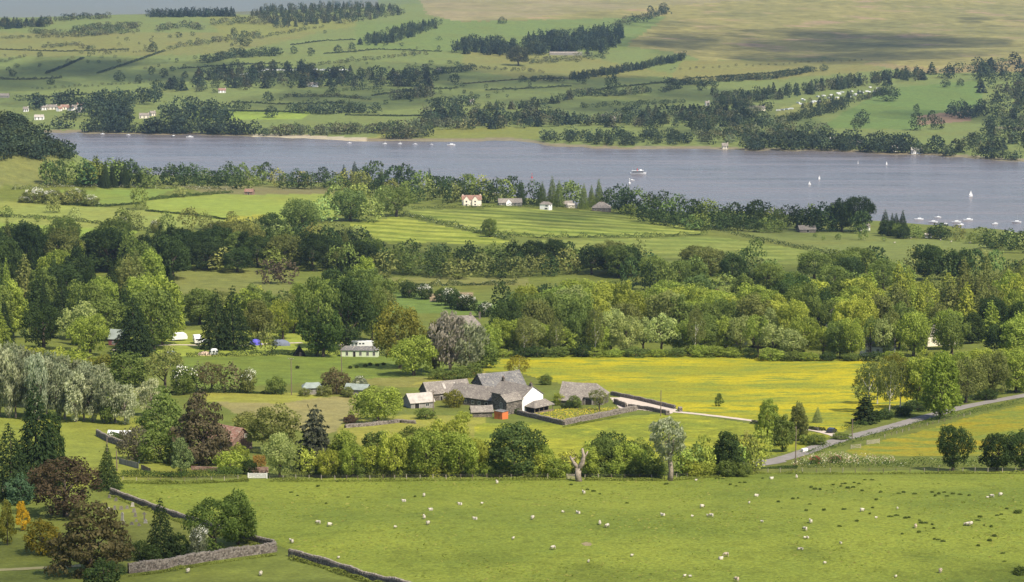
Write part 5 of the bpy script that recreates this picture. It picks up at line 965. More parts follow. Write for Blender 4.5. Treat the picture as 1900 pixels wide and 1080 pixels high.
house('stone_house', 'grey roofed house behind the larch wood edge', 'house', 1742, 640, math.radians(14), 14, 8, 5, 8.5, 'cream', 'slate_pale', [('f', x, 2.6, 1.1, 1.2) for x in (-4, 0, 4)])
house('field_barn', 'small red roofed field barn at the top of the bright fields', 'barn', 463, 361, math.radians(-15), 7, 5, 2.6, 4.6, 'pink_stone', 'slate_red', [('f', 0, 1, 1.4, 1.8, True)])
# ---- houses by the hay meadow
ch = house('cream_house', 'cream house with twin front gables above the striped hay field', 'house', 875, 381, math.radians(4), 15.5, 8, 5, 8.2, 'cream', 'slate_red', [('r', 0, 3.6, 1, 1.3), ('r', 0, 1.2, 1, 1.3)], [(-7, 0, 1), (7, 0, 1)])
for x in (-4.4, 2.6):
    gb = gable_shell(3, 4.6, 5, 7.8); gb.v = [(b2 + x, -a2 - 4.2, c2) for a2, b2, c2 in gb.v]; gb.build('front_gable', M['cream'], ch)
    rs = roof_slab(4, 4.6, 5, 7.8, .2, .12); rs.v = [(b2 + x, -a2 - 3.6, c2) for a2, b2, c2 in rs.v]; rs.build('gable_roof', M['slate_red'], ch)
    for z in (3.7, 1.2): MB().box((x, -5.73, z), (1.2, .06, 1.2)).build('window', M['glass'], ch)
bu = house('bungalow', 'long bungalow with a purple grey roof and small white gable', 'house', 946, 381, math.radians(8), 19, 8, 2.6, 5.6, 'grey_wall', 'slate_pale', [('f', x, 1.5, 1.6, 1.1) for x in (-6, 4, 7)])
gb = gable_shell(2.4, 4.6, 2.6, 5.2); gb.v = [(b2 - 1.5, -a2 - 4.2, c2) for a2, b2, c2 in gb.v]; gb.build('white_gable', M['white'], bu)
house('white_house', 'bright white house with a dark window cut off by a tree above the hay field', 'house', 1013, 389, math.radians(-25), 8, 6.5, 4.6, 6.4, 'white', 'slate', [('f', 2, 3.4, 2, 1), ('f', 1.6, 1.2, 2.4, 1.2), ('r', 0, 3.4, 1.6, 1)], hip=(2, 2))
house('bungalow', 'low grey bungalow among dark trees between the white house and the hip roofed house', 'house', 1048, 384, math.radians(5), 12, 7, 2.6, 5, 'grey_wall', 'slate_pale', [('f', 0, 1.5, 1.6, 1.1)])
house('garden_shed', 'pale shed beside the low grey bungalow', 'shed', 1062, 386, math.radians(5), 8, 4.5, 2.6, 3.8, 'cream', 'tin')
house('stone_house', 'stone house with a broad pyramid slate roof near the lakeside wood', 'house', 1116, 392, math.radians(-6), 15, 12, 3.4, 7.6, 'stone', 'slate_pale', [('f', x, 1.9, 1.5, 1.3) for x in (-4.5, 0, 4.5)], [(0, 0, .8)], hip=(6.2, 6.2))
house('boathouse', 'slate roofed lodge at the field edge under the dome trees', 'house', 1496, 431, math.radians(12), 13, 7, 2.6, 5.4, 'stone', 'slate', [('f', 0, 1.3, 2, 2, True)])
house('boathouse', 'small white shoreline hut half hidden below the yachts', 'hut', 1722, 441, math.radians(-20), 4.5, 4, 2, 3.4, 'white', 'tin')
house('boathouse', 'pale cottage glimpsed between dark trees beside the spruces', 'house', 1603, 428, math.radians(8), 8, 6, 3.2, 5.4, 'white', 'slate', [('f', 0, 1.6, 1.4, 1.2)])
# ---- houses across the lake
far = [(82, 204, 10, 12, 'white', 'slate', 'white cottage at the end of the far village nearest the hill'), (98, 203, 14, 0, 'cream', 'slate', 'long cream house with grey roof in the far village'), (110, 206, 9, 60, 'white', 'slate_red', 'white gabled cottage beside the long cream house'), (120, 203, 12, 10, 'cream', 'slate_red', 'cream house with a reddish roof in the far village'),
       (131, 205, 10, -30, 'white', 'slate_red', 'white house turned aside in the middle of the far village'), (140, 203, 10, 15, 'cream', 'slate', 'pinkish cream house under the dark village trees'), (150, 199, 12, -10, 'white', 'slate_red', 'tallest white house of the far village'), (160, 200, 9, 20, 'white', 'slate', 'white house at the field end of the far village'),
       (148, 208, 12, 0, 'cream', 'tin', 'low cream annexe on the village green'), (73, 222, 14, 0, 'white', 'tin', 'low white building below the village'), (48, 207, 8, 0, 'white', 'slate', 'white cottage nearest the wooded hill across the lake'),
       (268, 219, 15, 5, 'cream', 'slate_pale', 'large cream hotel front above the shore trees'), (283, 215, 9, 40, 'cream', 'slate_pale', 'cream wing behind the large hotel front'), (412, 172, 13, 8, 'white', 'slate_red', 'white gabled house against the dark wood across the lake'), (580, 161, 20, 4, 'white', 'slate', 'long white farmhouse at the end of the dark wood'),
       (875, 193, 7, 0, 'white', 'slate', 'tiny white cottage beside the round trees across the lake'), (1312, 196, 7, 20, 'white', 'slate', 'white cottage in the dark belt of the far shore'), (1120, 222, 7, 0, 'white', 'slate', 'small white house low in the far tree belt'), (1137, 226, 9, 30, 'white', 'slate', 'second small white house low in the far tree belt'), (815, 134, 8, 0, 'white', 'slate', 'white farmhouse at the edge of the plum coloured wood'),
       (1405, 205, 26, 2, 'cream', 'slate_pale', 'long brown roofed lodge beside the bright clearing'), (1710, 145, 9, -10, 'white', 'slate', 'white house high among trees under the moor'), (1545, 265, 8, 0, 'white', 'tin', 'white hut above the far boat yard'), (1582, 269, 26, 3, 'grey_wall', 'slate_pale', 'long grey boathouse roof under the sloping green field'), (1658, 281, 9, 20, 'white', 'tin', 'white boathouse gable at the water edge'), (1700, 285, 14, 0, 'white', 'tin', 'low white sheds at the water edge below the dark wood'), (1345, 276, 8, 0, 'cream', 'slate_pale', 'low white jetty building on the far shore'), (5, 181, 22, 0, 'grey_wall', 'slate_pale', 'long grey barn roof by the field edge beyond the village'), (1030, 88, 0, 0, 0, 0, 0)]
for x, y_, L, a, wl, rf, lab in far:
    if not L: continue
    Wd = min(8, L * .6); house('far_house', lab, 'house', x, y_, math.radians(a), L * .85, Wd * .9, 3.6 if wl != 'grey_wall' else 3, 6.6 if wl != 'grey_wall' else 6, wl, rf, [('f', t * L, z, 1.5, 1.4) for t in (-.33, 0, .33) for z in ((1.2, 2.9) if L < 20 else (1.8,))], [(L * .4, 0, 1)] if rf != 'tin' else [])
house('quarry_building', 'long grey building below the notched conifer wood', 'building', 1050, 102, math.radians(2), 60, 12, 3, 6, 'grey_wall', 'slate_pale')

# ---------------------------------------------------------------- dry stone walls
def stone_wall(pts, h, t, label, stones=True, mat='stone'):
    W3 = [P(*p) for p in pts]; samp = []
    for a_, b2 in zip(W3[:-1], W3[1:]):
        k = max(1, int((b2 - a_).length / 1.0))
        samp += [a_.lerp(b2, j / k) for j in range(k)]
    samp.append(W3[-1]); o0 = samp[0].copy(); mb = MB(); vs_ = []; n = len(samp); pts3 = []
    for i, p in enumerate(samp):
        d = samp[min(i + 1, n - 1)] - samp[max(i - 1, 0)]; d.z = 0; d.normalize(); s = Vector((d.y, -d.x, 0)); z = float(zat(p.x, p.y)); hh = h * (1 + .06 * math.sin(i * .7) + R.uniform(-.04, .04)); pts3.append((p, d, s, z, hh))
        for sx, zz in ((-.5, -.5), (-.38, hh * .96), (.38, hh * .96), (.5, -.5)): q = p + s * (sx * t * .86); vs_.append((q.x - o0.x, q.y - o0.y, z + zz - o0.z))
    fs_ = [(i * 4 + j, (i + 1) * 4 + j, (i + 1) * 4 + j + 1, i * 4 + j + 1) for i in range(n - 1) for j in range(3)]; fs_ += [(0, 1, 2, 3), tuple((n - 1) * 4 + j for j in (3, 2, 1, 0))]
    mb.add(vs_, fs_); root = mb.build('stone_wall', M['dark' if stones else mat], loc=o0); tag(root, label, 'wall')
    if not stones: return root
    groups = [MB(), MB(), MB()]; cope = MB(); ch = .24
    for i in range(n - 1):
        p, d, s, z, hh = pts3[i]; L = (samp[i + 1] - p).length; ang = math.atan2(d.y, d.x); nz = max(2, int(hh / ch))
        for side in (-1, 1):
            for c in range(nz):
                x = 0
                while x < L:
                    w = R.uniform(.25, .55); f = (c + .5) / nz; q = p + d * (x + w / 2) + s * (side * t * (.47 - .1 * f) + R.uniform(-.03, .03)); groups[R.choice((0, 0, 1, 1, 2))].box((q.x - o0.x, q.y - o0.y, z + hh * f - o0.z), (w * .95, .2, hh / nz * .9), ang + R.uniform(-.06, .06), R.uniform(.85, 1)); x += w
        x = 0
        while x < L:
            w = R.uniform(.14, .3); q = p + d * (x + w / 2); cope.box((q.x - o0.x, q.y - o0.y, z + hh + .08 - o0.z), (w * .9, t * R.uniform(.7, .95), R.uniform(.2, .42)), ang + R.uniform(-.15, .15), R.uniform(.7, 1)); x += w
    for gi, g_ in enumerate(groups): tag(g_.build('stones', M[('stone_a', 'stone_b', 'stone_c')[gi]], root), kind='stuff')
    tag(cope.build('coping_stones', M['stone_b'], root), kind='stuff'); return root
M['stone_a'] = plain('wall_stone_a', (.16, .135, .112), .95, .4, 2); M['stone_b'] = plain('wall_stone_b', (.215, .19, .16), .95, .4, 2); M['stone_c'] = plain('wall_stone_c', (.10, .087, .074), .95, .4, 2)
stone_wall([(206, 916), (262, 937), (350, 968), (440, 997), (508, 1014)], 1.15, .6, 'dry stone wall between the churchyard and the sheep pasture')
stone_wall([(238, 1064), (300, 1056), (380, 1042), (450, 1032), (510, 1024)], 1.7, .6, 'high dry stone wall along the lower side of the churchyard')
stone_wall([(537, 1032), (600, 1048), (660, 1068), (742, 1088), (800, 1108)], 1.25, .6, 'dry stone wall running down the pasture from the gap')
stone_wall([(960, 769), (1000, 778), (1046, 789)], 1.3, .6, 'low stone wall in front of the farm veranda')
stone_wall([(1046, 789), (1090, 780), (1150, 768), (1180, 762)], 1.5, .6, 'stone wall round the flower garden of the farm')
stone_wall([(1134, 733), (1180, 742), (1252, 759)], 1.15, .6, 'dark stone wall between the gravel yard and the buttercup meadow')
stone_wall([(1166, 757), (1200, 761), (1236, 768)], 1.15, .55, 'stone wall on the near side of the gravel yard')
stone_wall([(1140, 748), (1162, 757)], 1.4, .6, 'short stone wall piece beside the old barn')
stone_wall([(180, 808), (202, 820), (232, 830)], 1.6, .6, 'curving stone wall round the cottage garden')
stone_wall([(640, 794), (690, 790), (740, 784), (770, 786)], .8, .8, 'broken low stone wall below the round green tree')
stone_wall([(462, 878), (498, 877)], 1.5, .5, 'pink stone garden wall behind the white field gate', False, 'pink_stone')
stone_wall([(355, 872), (410, 874)], 1.0, .5, 'low pink stone wall beside the variegated holly', False, 'pink_stone')
for x, y_, lb_ in ((1262, 764, 'squat stone gate pillar on the meadow side of the yard entrance'), (1238, 770, 'squat stone gate pillar on the near side of the yard entrance')):
    gp = thing('gate_pillar', lb_, 'pillar', P(x, y_)); MB().box((0, 0, .6), (1.3, 1.2, 1.6), .2, .9).build('shaft', M['stone'], gp); MB().box((0, 0, 1.5), (1.35, 1.25, .2), .2, .8).build('cap', M['stone_b'], gp)
# flower garden
def flower_patch(poly, n, cols, sz, label, name='flower_bed', hgt=.5):
    x0, x1 = min(p[0] for p in poly), max(p[0] for p in poly); y0, y1 = min(p[1] for p in poly), max(p[1] for p in poly); Pc = []; C = []
    while len(Pc) < n:
        x, y_ = R.uniform(x0, x1), R.uniform(y0, y1)
        if inpoly(np.array(x), np.array(y_), poly): p = P(x, y_); Pc.append((p.x, p.y, p.z + R.uniform(.05, hgt))); C.append(R.choice(cols))
    g = np.random.default_rng(n); V, Q = leaf_quads(np.array(Pc), np.array([[.2, -.4, 1.]]) + g.normal(size=(n, 3)) * .5, sz, 1.2, g); cv = np.repeat(np.array(C) * g.uniform(.75, 1.25, (n, 1)), 4, 0)
    return tag(link(name, np_mesh(name, V, Q, [M['leafv']], vcol=cv)), label, 'flowers', kind='stuff')
flower_patch([(990, 768), (1040, 760), (1140, 757), (1150, 764), (1090, 776), (1046, 784), (1005, 776)], 2600, [(.45, .36, .02), (.30, .30, .03), (.15, .19, .03), (.25, .19, .10), (.42, .36, .05)], .16, 'yellow flowering beds in the walled farm garden')
flower_patch([(1465, 866), (1520, 862), (1660, 862), (1660, 850), (1540, 842), (1480, 852)], 1700, [(.15, .19, .05), (.42, .40, .30), (.13, .17, .03), (.30, .22, .14)], .16, 'pale wild flowers on the verge by the road bend', 'wild_flowers', .9)
sheet('bare_earth', [(1079, 1009), (1086, 1006), (1094, 1007), (1099, 1010), (1094, 1013), (1084, 1013)], plain('bare_soil', (.20, .165, .09), .95, .3, 1.5), .03)
def red_bush(px, py, h, w, lab, colr, frac):
    r_ = thing('flowering_shrub', lab, 'shrub', P(px, py)); s = F / r_.location.y; c = link('foliage', KIND['bush'][0], r_); c.scale = (w / s, w / s, h / s); c.color = (.09, .14, .03, 1)
    b2 = link('blossom', BLOS[0].copy(), r_); b2.data.materials.clear(); b2.data.materials.append(plain('red_blossom', colr, .8, .2, 3)); b2.scale = (w / s * frac, w / s * frac, h / s * 1.03)
    st = link('stem', TR['stem'][0], r_); st.scale = (w / s, w / s, h / s)
red_bush(1513, 860, 14, 26, 'crimson flowering shrub on the verge near the road bend', (.42, .04, .06), 1.05); red_bush(1552, 858, 13, 28, 'faded pink flowering shrub beside the crimson one', (.40, .17, .14), .98)
red_bush(229, 648, 26, 22, 'maroon leaved shrub in front of the green roofed hut', (.10, .025, .03), 1.06)

# ---------------------------------------------------------------- fences, gates, poles
def wire_fence(pts, label, spacing=3.1, h=1.15):
    W3 = [P(*p) for p in pts]; root = thing('wire_fence', label, 'fence', W3[0]); o0 = W3[0]; pm = [MB().box((0, 0, h / 2 - .1), (.13, .13, h + .2), .3).mesh('post', M['woodp']), MB().box((0, 0, h / 2 - .1), (.11, .12, h + .15), .1).mesh('post', M['wood'])]
    tops = []; d = 0
    for a_, b2 in zip(W3[:-1], W3[1:]):
        L = (b2 - a_).length
        while d < L:
            p = a_.lerp(b2, d / L); z = float(zat(p.x, p.y)); o = link('post', R.choice(pm), root, (p.x - o0.x, p.y - o0.y, z - o0.z)); o.rotation_euler = (R.uniform(-.07, .07), R.uniform(-.07, .07), R.uniform(0, 1)); o.scale = (1, 1, R.uniform(.85, 1.15)); tops.append(Vector((p.x - o0.x, p.y - o0.y, z - o0.z))); d += spacing * R.uniform(.85, 1.15)
        d -= L
    for k in (.35, .65, .95):
        MB().tube([t + Vector((0, 0, h * k)) for t in tops], [.012] * len(tops), 4).build('wire', M['wire'], root)
    return root
wire_fence([(228, 893), (330, 895), (462, 890)], 'post and wire fence below the cottage hedge'); wire_fence([(500, 890), (700, 890), (900, 888), (1040, 888)], 'post and wire fence along the tree belt between the white gate and the dead tree')
wire_fence([(1085, 888), (1240, 889), (1330, 882), (1400, 878)], 'post and wire fence between the dead tree and the road bend'); wire_fence([(1400, 876), (1600, 877), (1800, 876), (1960, 877)], 'post and wire fence along the flowering verge'); wire_fence([(1800, 770), (1700, 795), (1640, 812)], 'thin wire fence on the near verge of the road', 4.5, 1.0)
def gate(px, py, rz, w, label, mat, bars=5, h=1.2):
    r_ = thing('field_gate', label, 'gate', P(px, py), rz)
    for k in range(bars): MB().box((0, 0, .2 + k * (h - .2) / (bars - 1)), (w, .05, .1)).build('bar', M[mat], r_)
    for x in (-w / 2, w / 2): MB().box((x, .02, h / 2), (.14, .12, h + .35)).build('post', M[mat], r_)
    MB().add([(-w / 2, -.04, .2), (-w / 2 + .14, -.04, .2), (w / 2, -.04, h), (w / 2 - .14, -.04, h), (-w / 2, -.01, .2), (-w / 2 + .14, -.01, .2), (w / 2, -.01, h), (w / 2 - .14, -.01, h)], [(0, 1, 2, 3), (7, 6, 5, 4), (0, 4, 5, 1), (2, 6, 7, 3)]).build('brace', M[mat], r_)
gate(478, 888, .0, 4.6, 'white metal field gate under the clipped beech hedge', 'white', 6, 1.3); gate(1060, 889, .05, 2.2, 'pale wooden hurdle beside the dead tree', 'woodp'); gate(1620, 824, .5, 4.4, 'weathered wooden gate between road and buttercup field', 'woodp'); gate(1588, 832, .45, 3.2, 'broken wooden rails beside the road gate', 'woodp', 3, 1.0)
def pole(px, py, toppx, label, arm=True):
    p = P(px, py); s = F / p.y; h = toppx / s; r_ = thing('telegraph_pole', label, 'pole', p, R.uniform(-.3, .3))
    MB().tube([(0, 0, -.5), (0, 0, h * .5), (0, 0, h)], [.17, .14, .11], 7).build('shaft', M['wood'], r_)
    if arm:
        MB().box((0, -.12, h - .5), (2.0, .1, .14)).build('crossarm', M['wood'], r_)
        for x in (-.9, 0, .9): MB().tube([(x, -.12, h - .43), (x, -.12, h - .22)], [.05, .06], 6).build('insulator', M['white_gloss'], r_)
pole(541, 733, 72, 'dark telegraph pole with crossarm below the campsite'); pole(634, 694, 58, 'thin telegraph pole in front of the pale green cabin'); pole(804, 772, 50, 'telegraph pole in front of the farm range'); pole(1581, 816, 42, 'wooden pole at the track junction', False); pole(1476, 862, 74, 'tall bare pole at the road bend', False); pole(217, 874, 40, 'thin pole beside the grey board fence', False); pole(199, 838, 28, 'short thin pole by the garden wall bend', False); pole(1226, 772, 50, 'slim grey pole in front of the gravel yard', False)
def board_fence(pts, label, h=1.5):
    W3 = [P(*p) for p in pts]; root = thing('board_fence', label, 'fence', W3[0]); o0 = W3[0]
    bm_ = [MB().box((0, 0, h / 2 - .05), (.27, .04, h + .1)).mesh('board', M['grey_wall']), MB().box((0, 0, h / 2 - .05), (.27, .04, h + .1)).mesh('board', M['wood'])]
    for a_, b2 in zip(W3[:-1], W3[1:]):
        L = (b2 - a_).length; ang = math.atan2(b2.y - a_.y, b2.x - a_.x); k = int(L / .3); mt = R.choice((0, 0, 1))
        for i in range(k):
            p = a_.lerp(b2, i / k); o = link('board', bm_[mt if R.random() < .9 else 1 - mt], root, (p.x - o0.x, p.y - o0.y, float(zat(p.x, p.y)) - o0.z), ang); o.scale = (1, 1, R.uniform(.92, 1.05))
board_fence([(221, 860), (240, 865), (258, 870)], 'grey board fence beside the little white shelter'); board_fence([(262, 870), (280, 878)], 'lower grey board fence running to the field hedge', 1.2)
board_fence([(1500, 796), (1520, 800)], 'short dark board fence at the track junction', 1.0)
# dead tree and pollard
dt = thing('dead_tree', 'dead tree with two broken pale limbs at the sheep fence', 'tree', P(1074, 893)); s = F / dt.location.y; k = 1 / s
MB().tube([(0, 0, -.3), (-2 * k, 0, 12 * k), (-1 * k, 0, 26 * k)], [7.5 * k, 6 * k, 6 * k], 9).build('trunk', M['bark_pale'], dt, smooth_=True)
MB().tube([(-1 * k, 0, 24 * k), (-10 * k, .3, 36 * k), (-17 * k, .4, 48 * k)], [5 * k, 3.4 * k, 1.6 * k], 8).build('limb', M['bark_pale'], dt, smooth_=True)
MB().tube([(-1 * k, 0, 23 * k), (7 * k, .2, 36 * k), (9 * k, 0, 50 * k), (6 * k, 0, 64 * k)], [6 * k, 4.5 * k, 3.4 * k, 2 * k], 8).build('limb', M['bark_pale'], dt, smooth_=True)
MB().tube([(9 * k, 0, 44 * k), (14 * k, .2, 52 * k), (17 * k, .3, 58 * k)], [2.4 * k, 1.6 * k, .8 * k], 6).build('limb', M['bark_pale'], dt, smooth_=True); MB().tube([(-13 * k, .3, 41 * k), (-7 * k, .5, 46 * k)], [2 * k, 1.2 * k], 6).build('limb', M['bark_pale'], dt, smooth_=True)
pt = thing('pollard_tree', 'pollarded tree with a thick pale trunk and silver green crown at the sheep fence', 'tree', P(1243, 892)); s = F / pt.location.y; k = 1 / s
MB().tube([(0, 0, -.3), (2 * k, 0, 20 * k), (-1 * k, 0, 44 * k), (0, 0, 70 * k)], [6 * k, 4.6 * k, 4.4 * k, 3 * k], 9).build('trunk', M['bark_pale'], pt, smooth_=True)
for a_, b2 in ((-9, 74), (6, 80), (-3, 96)): MB().tube([(0, 0, 46 * k), (a_ * .6 * k, .2, 58 * k), (a_ * k, .3, b2 * k)], [4 * k, 3 * k, 1.2 * k], 7).build('limb', M['bark_pale'], pt, smooth_=True)
c = link('crown', KIND['willow'][1], pt); c.scale = (96 * k, 88 * k, 88 * k); c.location = (-6 * k, 0, 36 * k); c.color = (.30, .325, .205, 1)
# gravestones
gst = [(201, 948, .9, 1.1, 1), (213, 946, .7, 1.2, 0), (225, 946, .9, 1.1, 0), (246, 940, .8, 1.2, 1), (227, 966, .8, 2.3, 1), (229, 974, .9, 1.0, 0), (249, 951, .9, 1.2, 0), (251, 959, .7, 1.1, 0), (268, 964, .6, 2.2, 0), (270, 971, .9, 1.0, 1), (245, 974, .8, .8, 0), (215, 930, .7, 1.0, 0), (203, 924, .7, 1.0, 0), (236, 944, .7, .9, 0), (3, 912, .8, 1.3, 1), (11, 909, .8, 1.4, 0), (258, 976, .6, .8, 0), (253, 968, .6, .7, 0)]
def headstone(w, h, m):
    mb = MB(); n = 8; prof = [(-w / 2, -.2), (w / 2, -.2), (w / 2, h * .75)] + [(math.cos(math.pi * i / n) * w / 2, h * .75 + math.sin(math.pi * i / n) * h * .25) for i in range(1, n)] + [(-w / 2, h * .75)]
    q = len(prof); return mb.add([(x, -.09, z) for x, z in prof] + [(x, .09, z) for x, z in prof], [tuple(range(q)), tuple(range(2 * q - 1, q - 1, -1))] + [(i, i + q, (i + 1) % q + q, (i + 1) % q) for i in range(q)]).mesh('headstone', m)
for x, y_, w, h, pale in gst:
    r_ = thing('gravestone', 'tall pale grave monument in the churchyard' if h > 2 and pale else 'tall grey stone grave cross in the churchyard' if h > 2 else 'pale headstone standing in the churchyard grass' if pale else 'grey headstone standing in the churchyard grass', 'gravestone', P(x, y_), R.uniform(-.5, .3), None if h > 2 else 'pale headstones' if pale else 'grey headstones')
    m_ = M['grave_pale' if pale else 'grave']
    if h > 2 and not pale: MB().box((0, 0, .9), (.3, .22, 2.4)).box((0, 0, 1.55), (1.1, .2, .28)).build('cross', m_, r_)
    else: link('headstone', headstone(w, h, m_), r_).rotation_euler = (R.uniform(-.08, .08), R.uniform(-.06, .06), 0)
    MB().box((0, 0, 0), (w + .25, .4, .35)).build('plinth', m_, r_); r_.scale = (.82,) * 3

# ---------------------------------------------------------------- campsite
hut = house('campsite_hut', 'maroon hut with a big pale green roof at the campsite entrance', 'hut', 222, 640, math.radians(-12), 7.5, 6, 3.2, 6.6, 'red_wall', 'tin_green', [('f', -1.5, 1.4, 1.2, 1.2), ('f', 1.6, 1.1, 1, 2.0, True)])
def caravan(px, py, rz, label, L=5.2, group=None):
    r_ = thing('caravan', label, 'caravan', P(px, py), rz, group); w, h = 2.2, 2.0; prof = [(-L / 2, .55), (-L / 2 - .12, 1.3), (-L / 2 + .35, 2.35), (-L / 2 + .9, 2.6), (L / 2 - .8, 2.6), (L / 2 - .2, 2.3), (L / 2 + .1, 1.4), (L / 2, .55)]; q = len(prof)
    MB().add([(x, -w / 2, z) for x, z in prof] + [(x, w / 2, z) for x, z in prof], [tuple(range(q))[::-1], tuple(range(q, 2 * q))] + [(i, (i + 1) % q, (i + 1) % q + q, i + q) for i in range(q)]).build('body', M['white_gloss'], r_)
    for x in (-1.5, 0, 1.4): MB().box((x, -w / 2 - .01, 1.65), (.9, .05, .6)).build('window', M['glass'], r_)
    MB().box((L / 2 + .05, 0, 1.6), (.08, 1.6, .55)).build('window', M['glass'], r_); MB().box((-L / 2 - .06, 0, 1.6), (.08, 1.6, .55)).build('window', M['glass'], r_)
    for sy in (-1, 1): MB().tube([(0, sy * (w / 2 - .05), .35), (0, sy * (w / 2 - .25), .35)], [.35, .35], 12).build('wheel', M['tyre'], r_)
    MB().box((L / 2 + .6, 0, .5), (1.2, .12, .1)).build('drawbar', M['wire'], r_); return r_
caravan(332, 632, math.radians(205), 'white caravan with an awning side by the bright lawn').scale = (1.3,) * 3; caravan(366, 637, math.radians(-75), 'white caravan parked end on beside the dark car').scale = (1.35,) * 3
def car(px, py, rz, label, paint, s=1.):
    r_ = thing('parked_car', label, 'car', P(px, py), rz); L, w = 4.2 * s, 1.75 * s
    prof = [(-L / 2, .35), (-L / 2, .8), (-L / 2 + .25, .95), (-L * .28, 1.45), (L * .1, 1.48), (L * .27, 1.0), (L / 2 - .15, .85), (L / 2, .6), (L / 2, .35)]; q = len(prof)
    MB().add([(x, -w / 2, z) for x, z in prof] + [(x, w / 2, z) for x, z in prof], [tuple(range(q))[::-1], tuple(range(q, 2 * q))] + [(i, (i + 1) % q, (i + 1) % q + q, i + q) for i in range(q)]).build('body', M[paint], r_)
    for sy in (-1, 1): MB().add([(-L * .25, sy * (w / 2 + .01), 1.0), (L * .2, sy * (w / 2 + .01), 1.0), (L * .07, sy * (w / 2 + .01), 1.38), (-L * .2, sy * (w / 2 + .01), 1.38)], [(0, 1, 2, 3)]).build('side_window', M['glass'], r_)
    MB().add([(L * .115, -w * .44, 1.46), (L * .115, w * .44, 1.46), (L * .262, w * .46, 1.05), (L * .262, -w * .46, 1.05)], [(0, 3, 2, 1)]).build('windscreen', M['glass'], r_, (.02, 0, .02))
    for sx in (-.31, .31):
        for sy in (-1, 1): MB().tube([(L * sx, sy * w / 2, .32), (L * sx, sy * (w / 2 - .22), .32)], [.32, .32], 12).build('wheel', M['tyre'], r_)
car(384, 636, math.radians(10), 'white car parked between the caravan and the spruces', 'car_white'); car(393, 638, math.radians(-170), 'dark car under the spruces', 'car_dark'); car(318, 658, math.radians(5), 'silver car behind the thin olive tree', 'car_silver'); car(1543, 803, math.radians(60), 'small dark car parked where the track meets the road', 'car_dark')
def dome_tent(px, py, w, d, h, mat, label, rz=0):
    r_ = thing('tent', label, 'tent', P(px, py), rz); V = []; n, m_ = 14, 6
    for j in range(m_ + 1):
        t = j / m_ * math.pi / 2; V += [(math.cos(6.2832 * i / n) * w / 2 * math.cos(t) ** .8, math.sin(6.2832 * i / n) * d / 2 * math.cos(t) ** .8, math.sin(t) * h) for i in range(n)]
    MB().add(V, [(j * n + i, j * n + (i + 1) % n, (j + 1) * n + (i + 1) % n, (j + 1) * n + i) for j in range(m_) for i in range(n)]).build('canopy', M[mat], r_, smooth_=True)
    MB().add([(-.5, -d / 2 - .02, 0), (.5, -d / 2 - .02, 0), (.0, -d / 2 + .5, h * .75)], [(0, 1, 2)]).build('door_flap', M['dark'], r_)
    for sx in (-1, 1): MB().tube([(sx * w * .48, 0, 0), (sx * w * .34, 0, h * .7), (0, 0, h + .02)], [.03, .03, .03], 5).build('tent_pole', M['wire'], r_)
dome_tent(474, 640, 5.4, 4.4, 2.5, 'tent_blue', 'violet blue dome tent on the campsite lawn'); dome_tent(520, 641, 8.6, 4.5, 2.6, 'tent_grey', 'long slate blue tent behind the thin trees')
dome_tent(380, 659, 6.0, 3.2, 1.5, 'tent_sand', 'low sand coloured tent above the neat hedge'); caravan(397, 659, .1, 'small cream folding camper beside the low sand coloured tent', 3.0)
af = thing('a_frame_hut', 'black triangular hut at the corner of the campsite hedge', 'hut', P(556, 660), .2); MB().add([(-2.6, -2, 0), (2.6, -2, 0), (0, -2, 4.2), (-2.6, 2, 0), (2.6, 2, 0), (0, 2, 4.2)], [(0, 1, 2), (5, 4, 3), (0, 2, 5, 3), (1, 4, 5, 2)]).build('roof', M['dark'], af); MB().box((0, -2.02, .9), (.9, .05, 1.8)).build('door', M['wood'], af)
cb = house('cabin', 'pale green cabin with a low grey roof and a row of windows', 'cabin', 668, 661, math.radians(-3), 15, 5, 2.9, 4.1, 'cabin_green' if 'cabin_green' in M else 'white', 'slate_dark', [('f', x, 1.55, 1.0, 1.7) for x in (-5, .5, 3.4, 6)] + [('f', -2, 1.3, 1.1, 2.3, True)], hip=(1.8, 1.8))
for o_ in cb.children:
    if o_.name.startswith('wall'): o_.data.materials[0] = plain('pale_green_boards', (.50, .55, .38), .8, .08)
mv = caravan(668, 648, math.radians(4), 'long white motorhome behind the pale green cabin', 11.5); mv.location.z += .9
wb = thing('grit_bin', 'white grit bin on the edge of the road', 'bin', P(1493, 838), .4); MB().box((0, 0, .35), (1.6, .9, .8), 0, .94).build('body', M['white'], wb); MB().box((0, 0, .82), (1.7, 1.0, .16), 0, .85).build('lid', M['white_gloss'], wb)
# white caravans across the lake
spots = [(1444, 206), (1452, 205), (1460, 204), (1468, 203)] + [(1478 + i * 5.6 + R.uniform(-6, 6), 193 - i * .95 + R.uniform(-6, 5)) for i in range(30)]
c0 = None
for i, (x, y_) in enumerate(spots):
    if c0 is None: c0 = caravan(x, y_, 0, 'white holiday caravan on the wooded slope across the lake', 8.5, 'white caravans across the lake'); cc_ = c0
    else: cc_ = copy_tree(c0)
    cc_.location = P(x, y_); cc_.rotation_euler = (0, 0, R.uniform(-1.2, 1.4)); cc_.scale = (.75, .9, .85)
spots2 = [(450 + i * 7.6 + R.uniform(-2, 2), 139 - min(i, 6) * 1.3 + R.uniform(-1, 1)) for i in range(27)]
for i, (x, y_) in enumerate(spots2):
    if i == 0: c1 = copy_tree(c0); cc_ = c1; 
    else: cc_ = copy_tree(c0)
    cc_['label'] = 'pale holiday caravan in the long row on the dark wood edge'; cc_['group'] = 'row of pale caravans at the upper park'; cc_.location = P(x, y_); cc_.rotation_euler = (0, 0, R.uniform(-.4, .5)); cc_.scale = (.85, .9, .9)

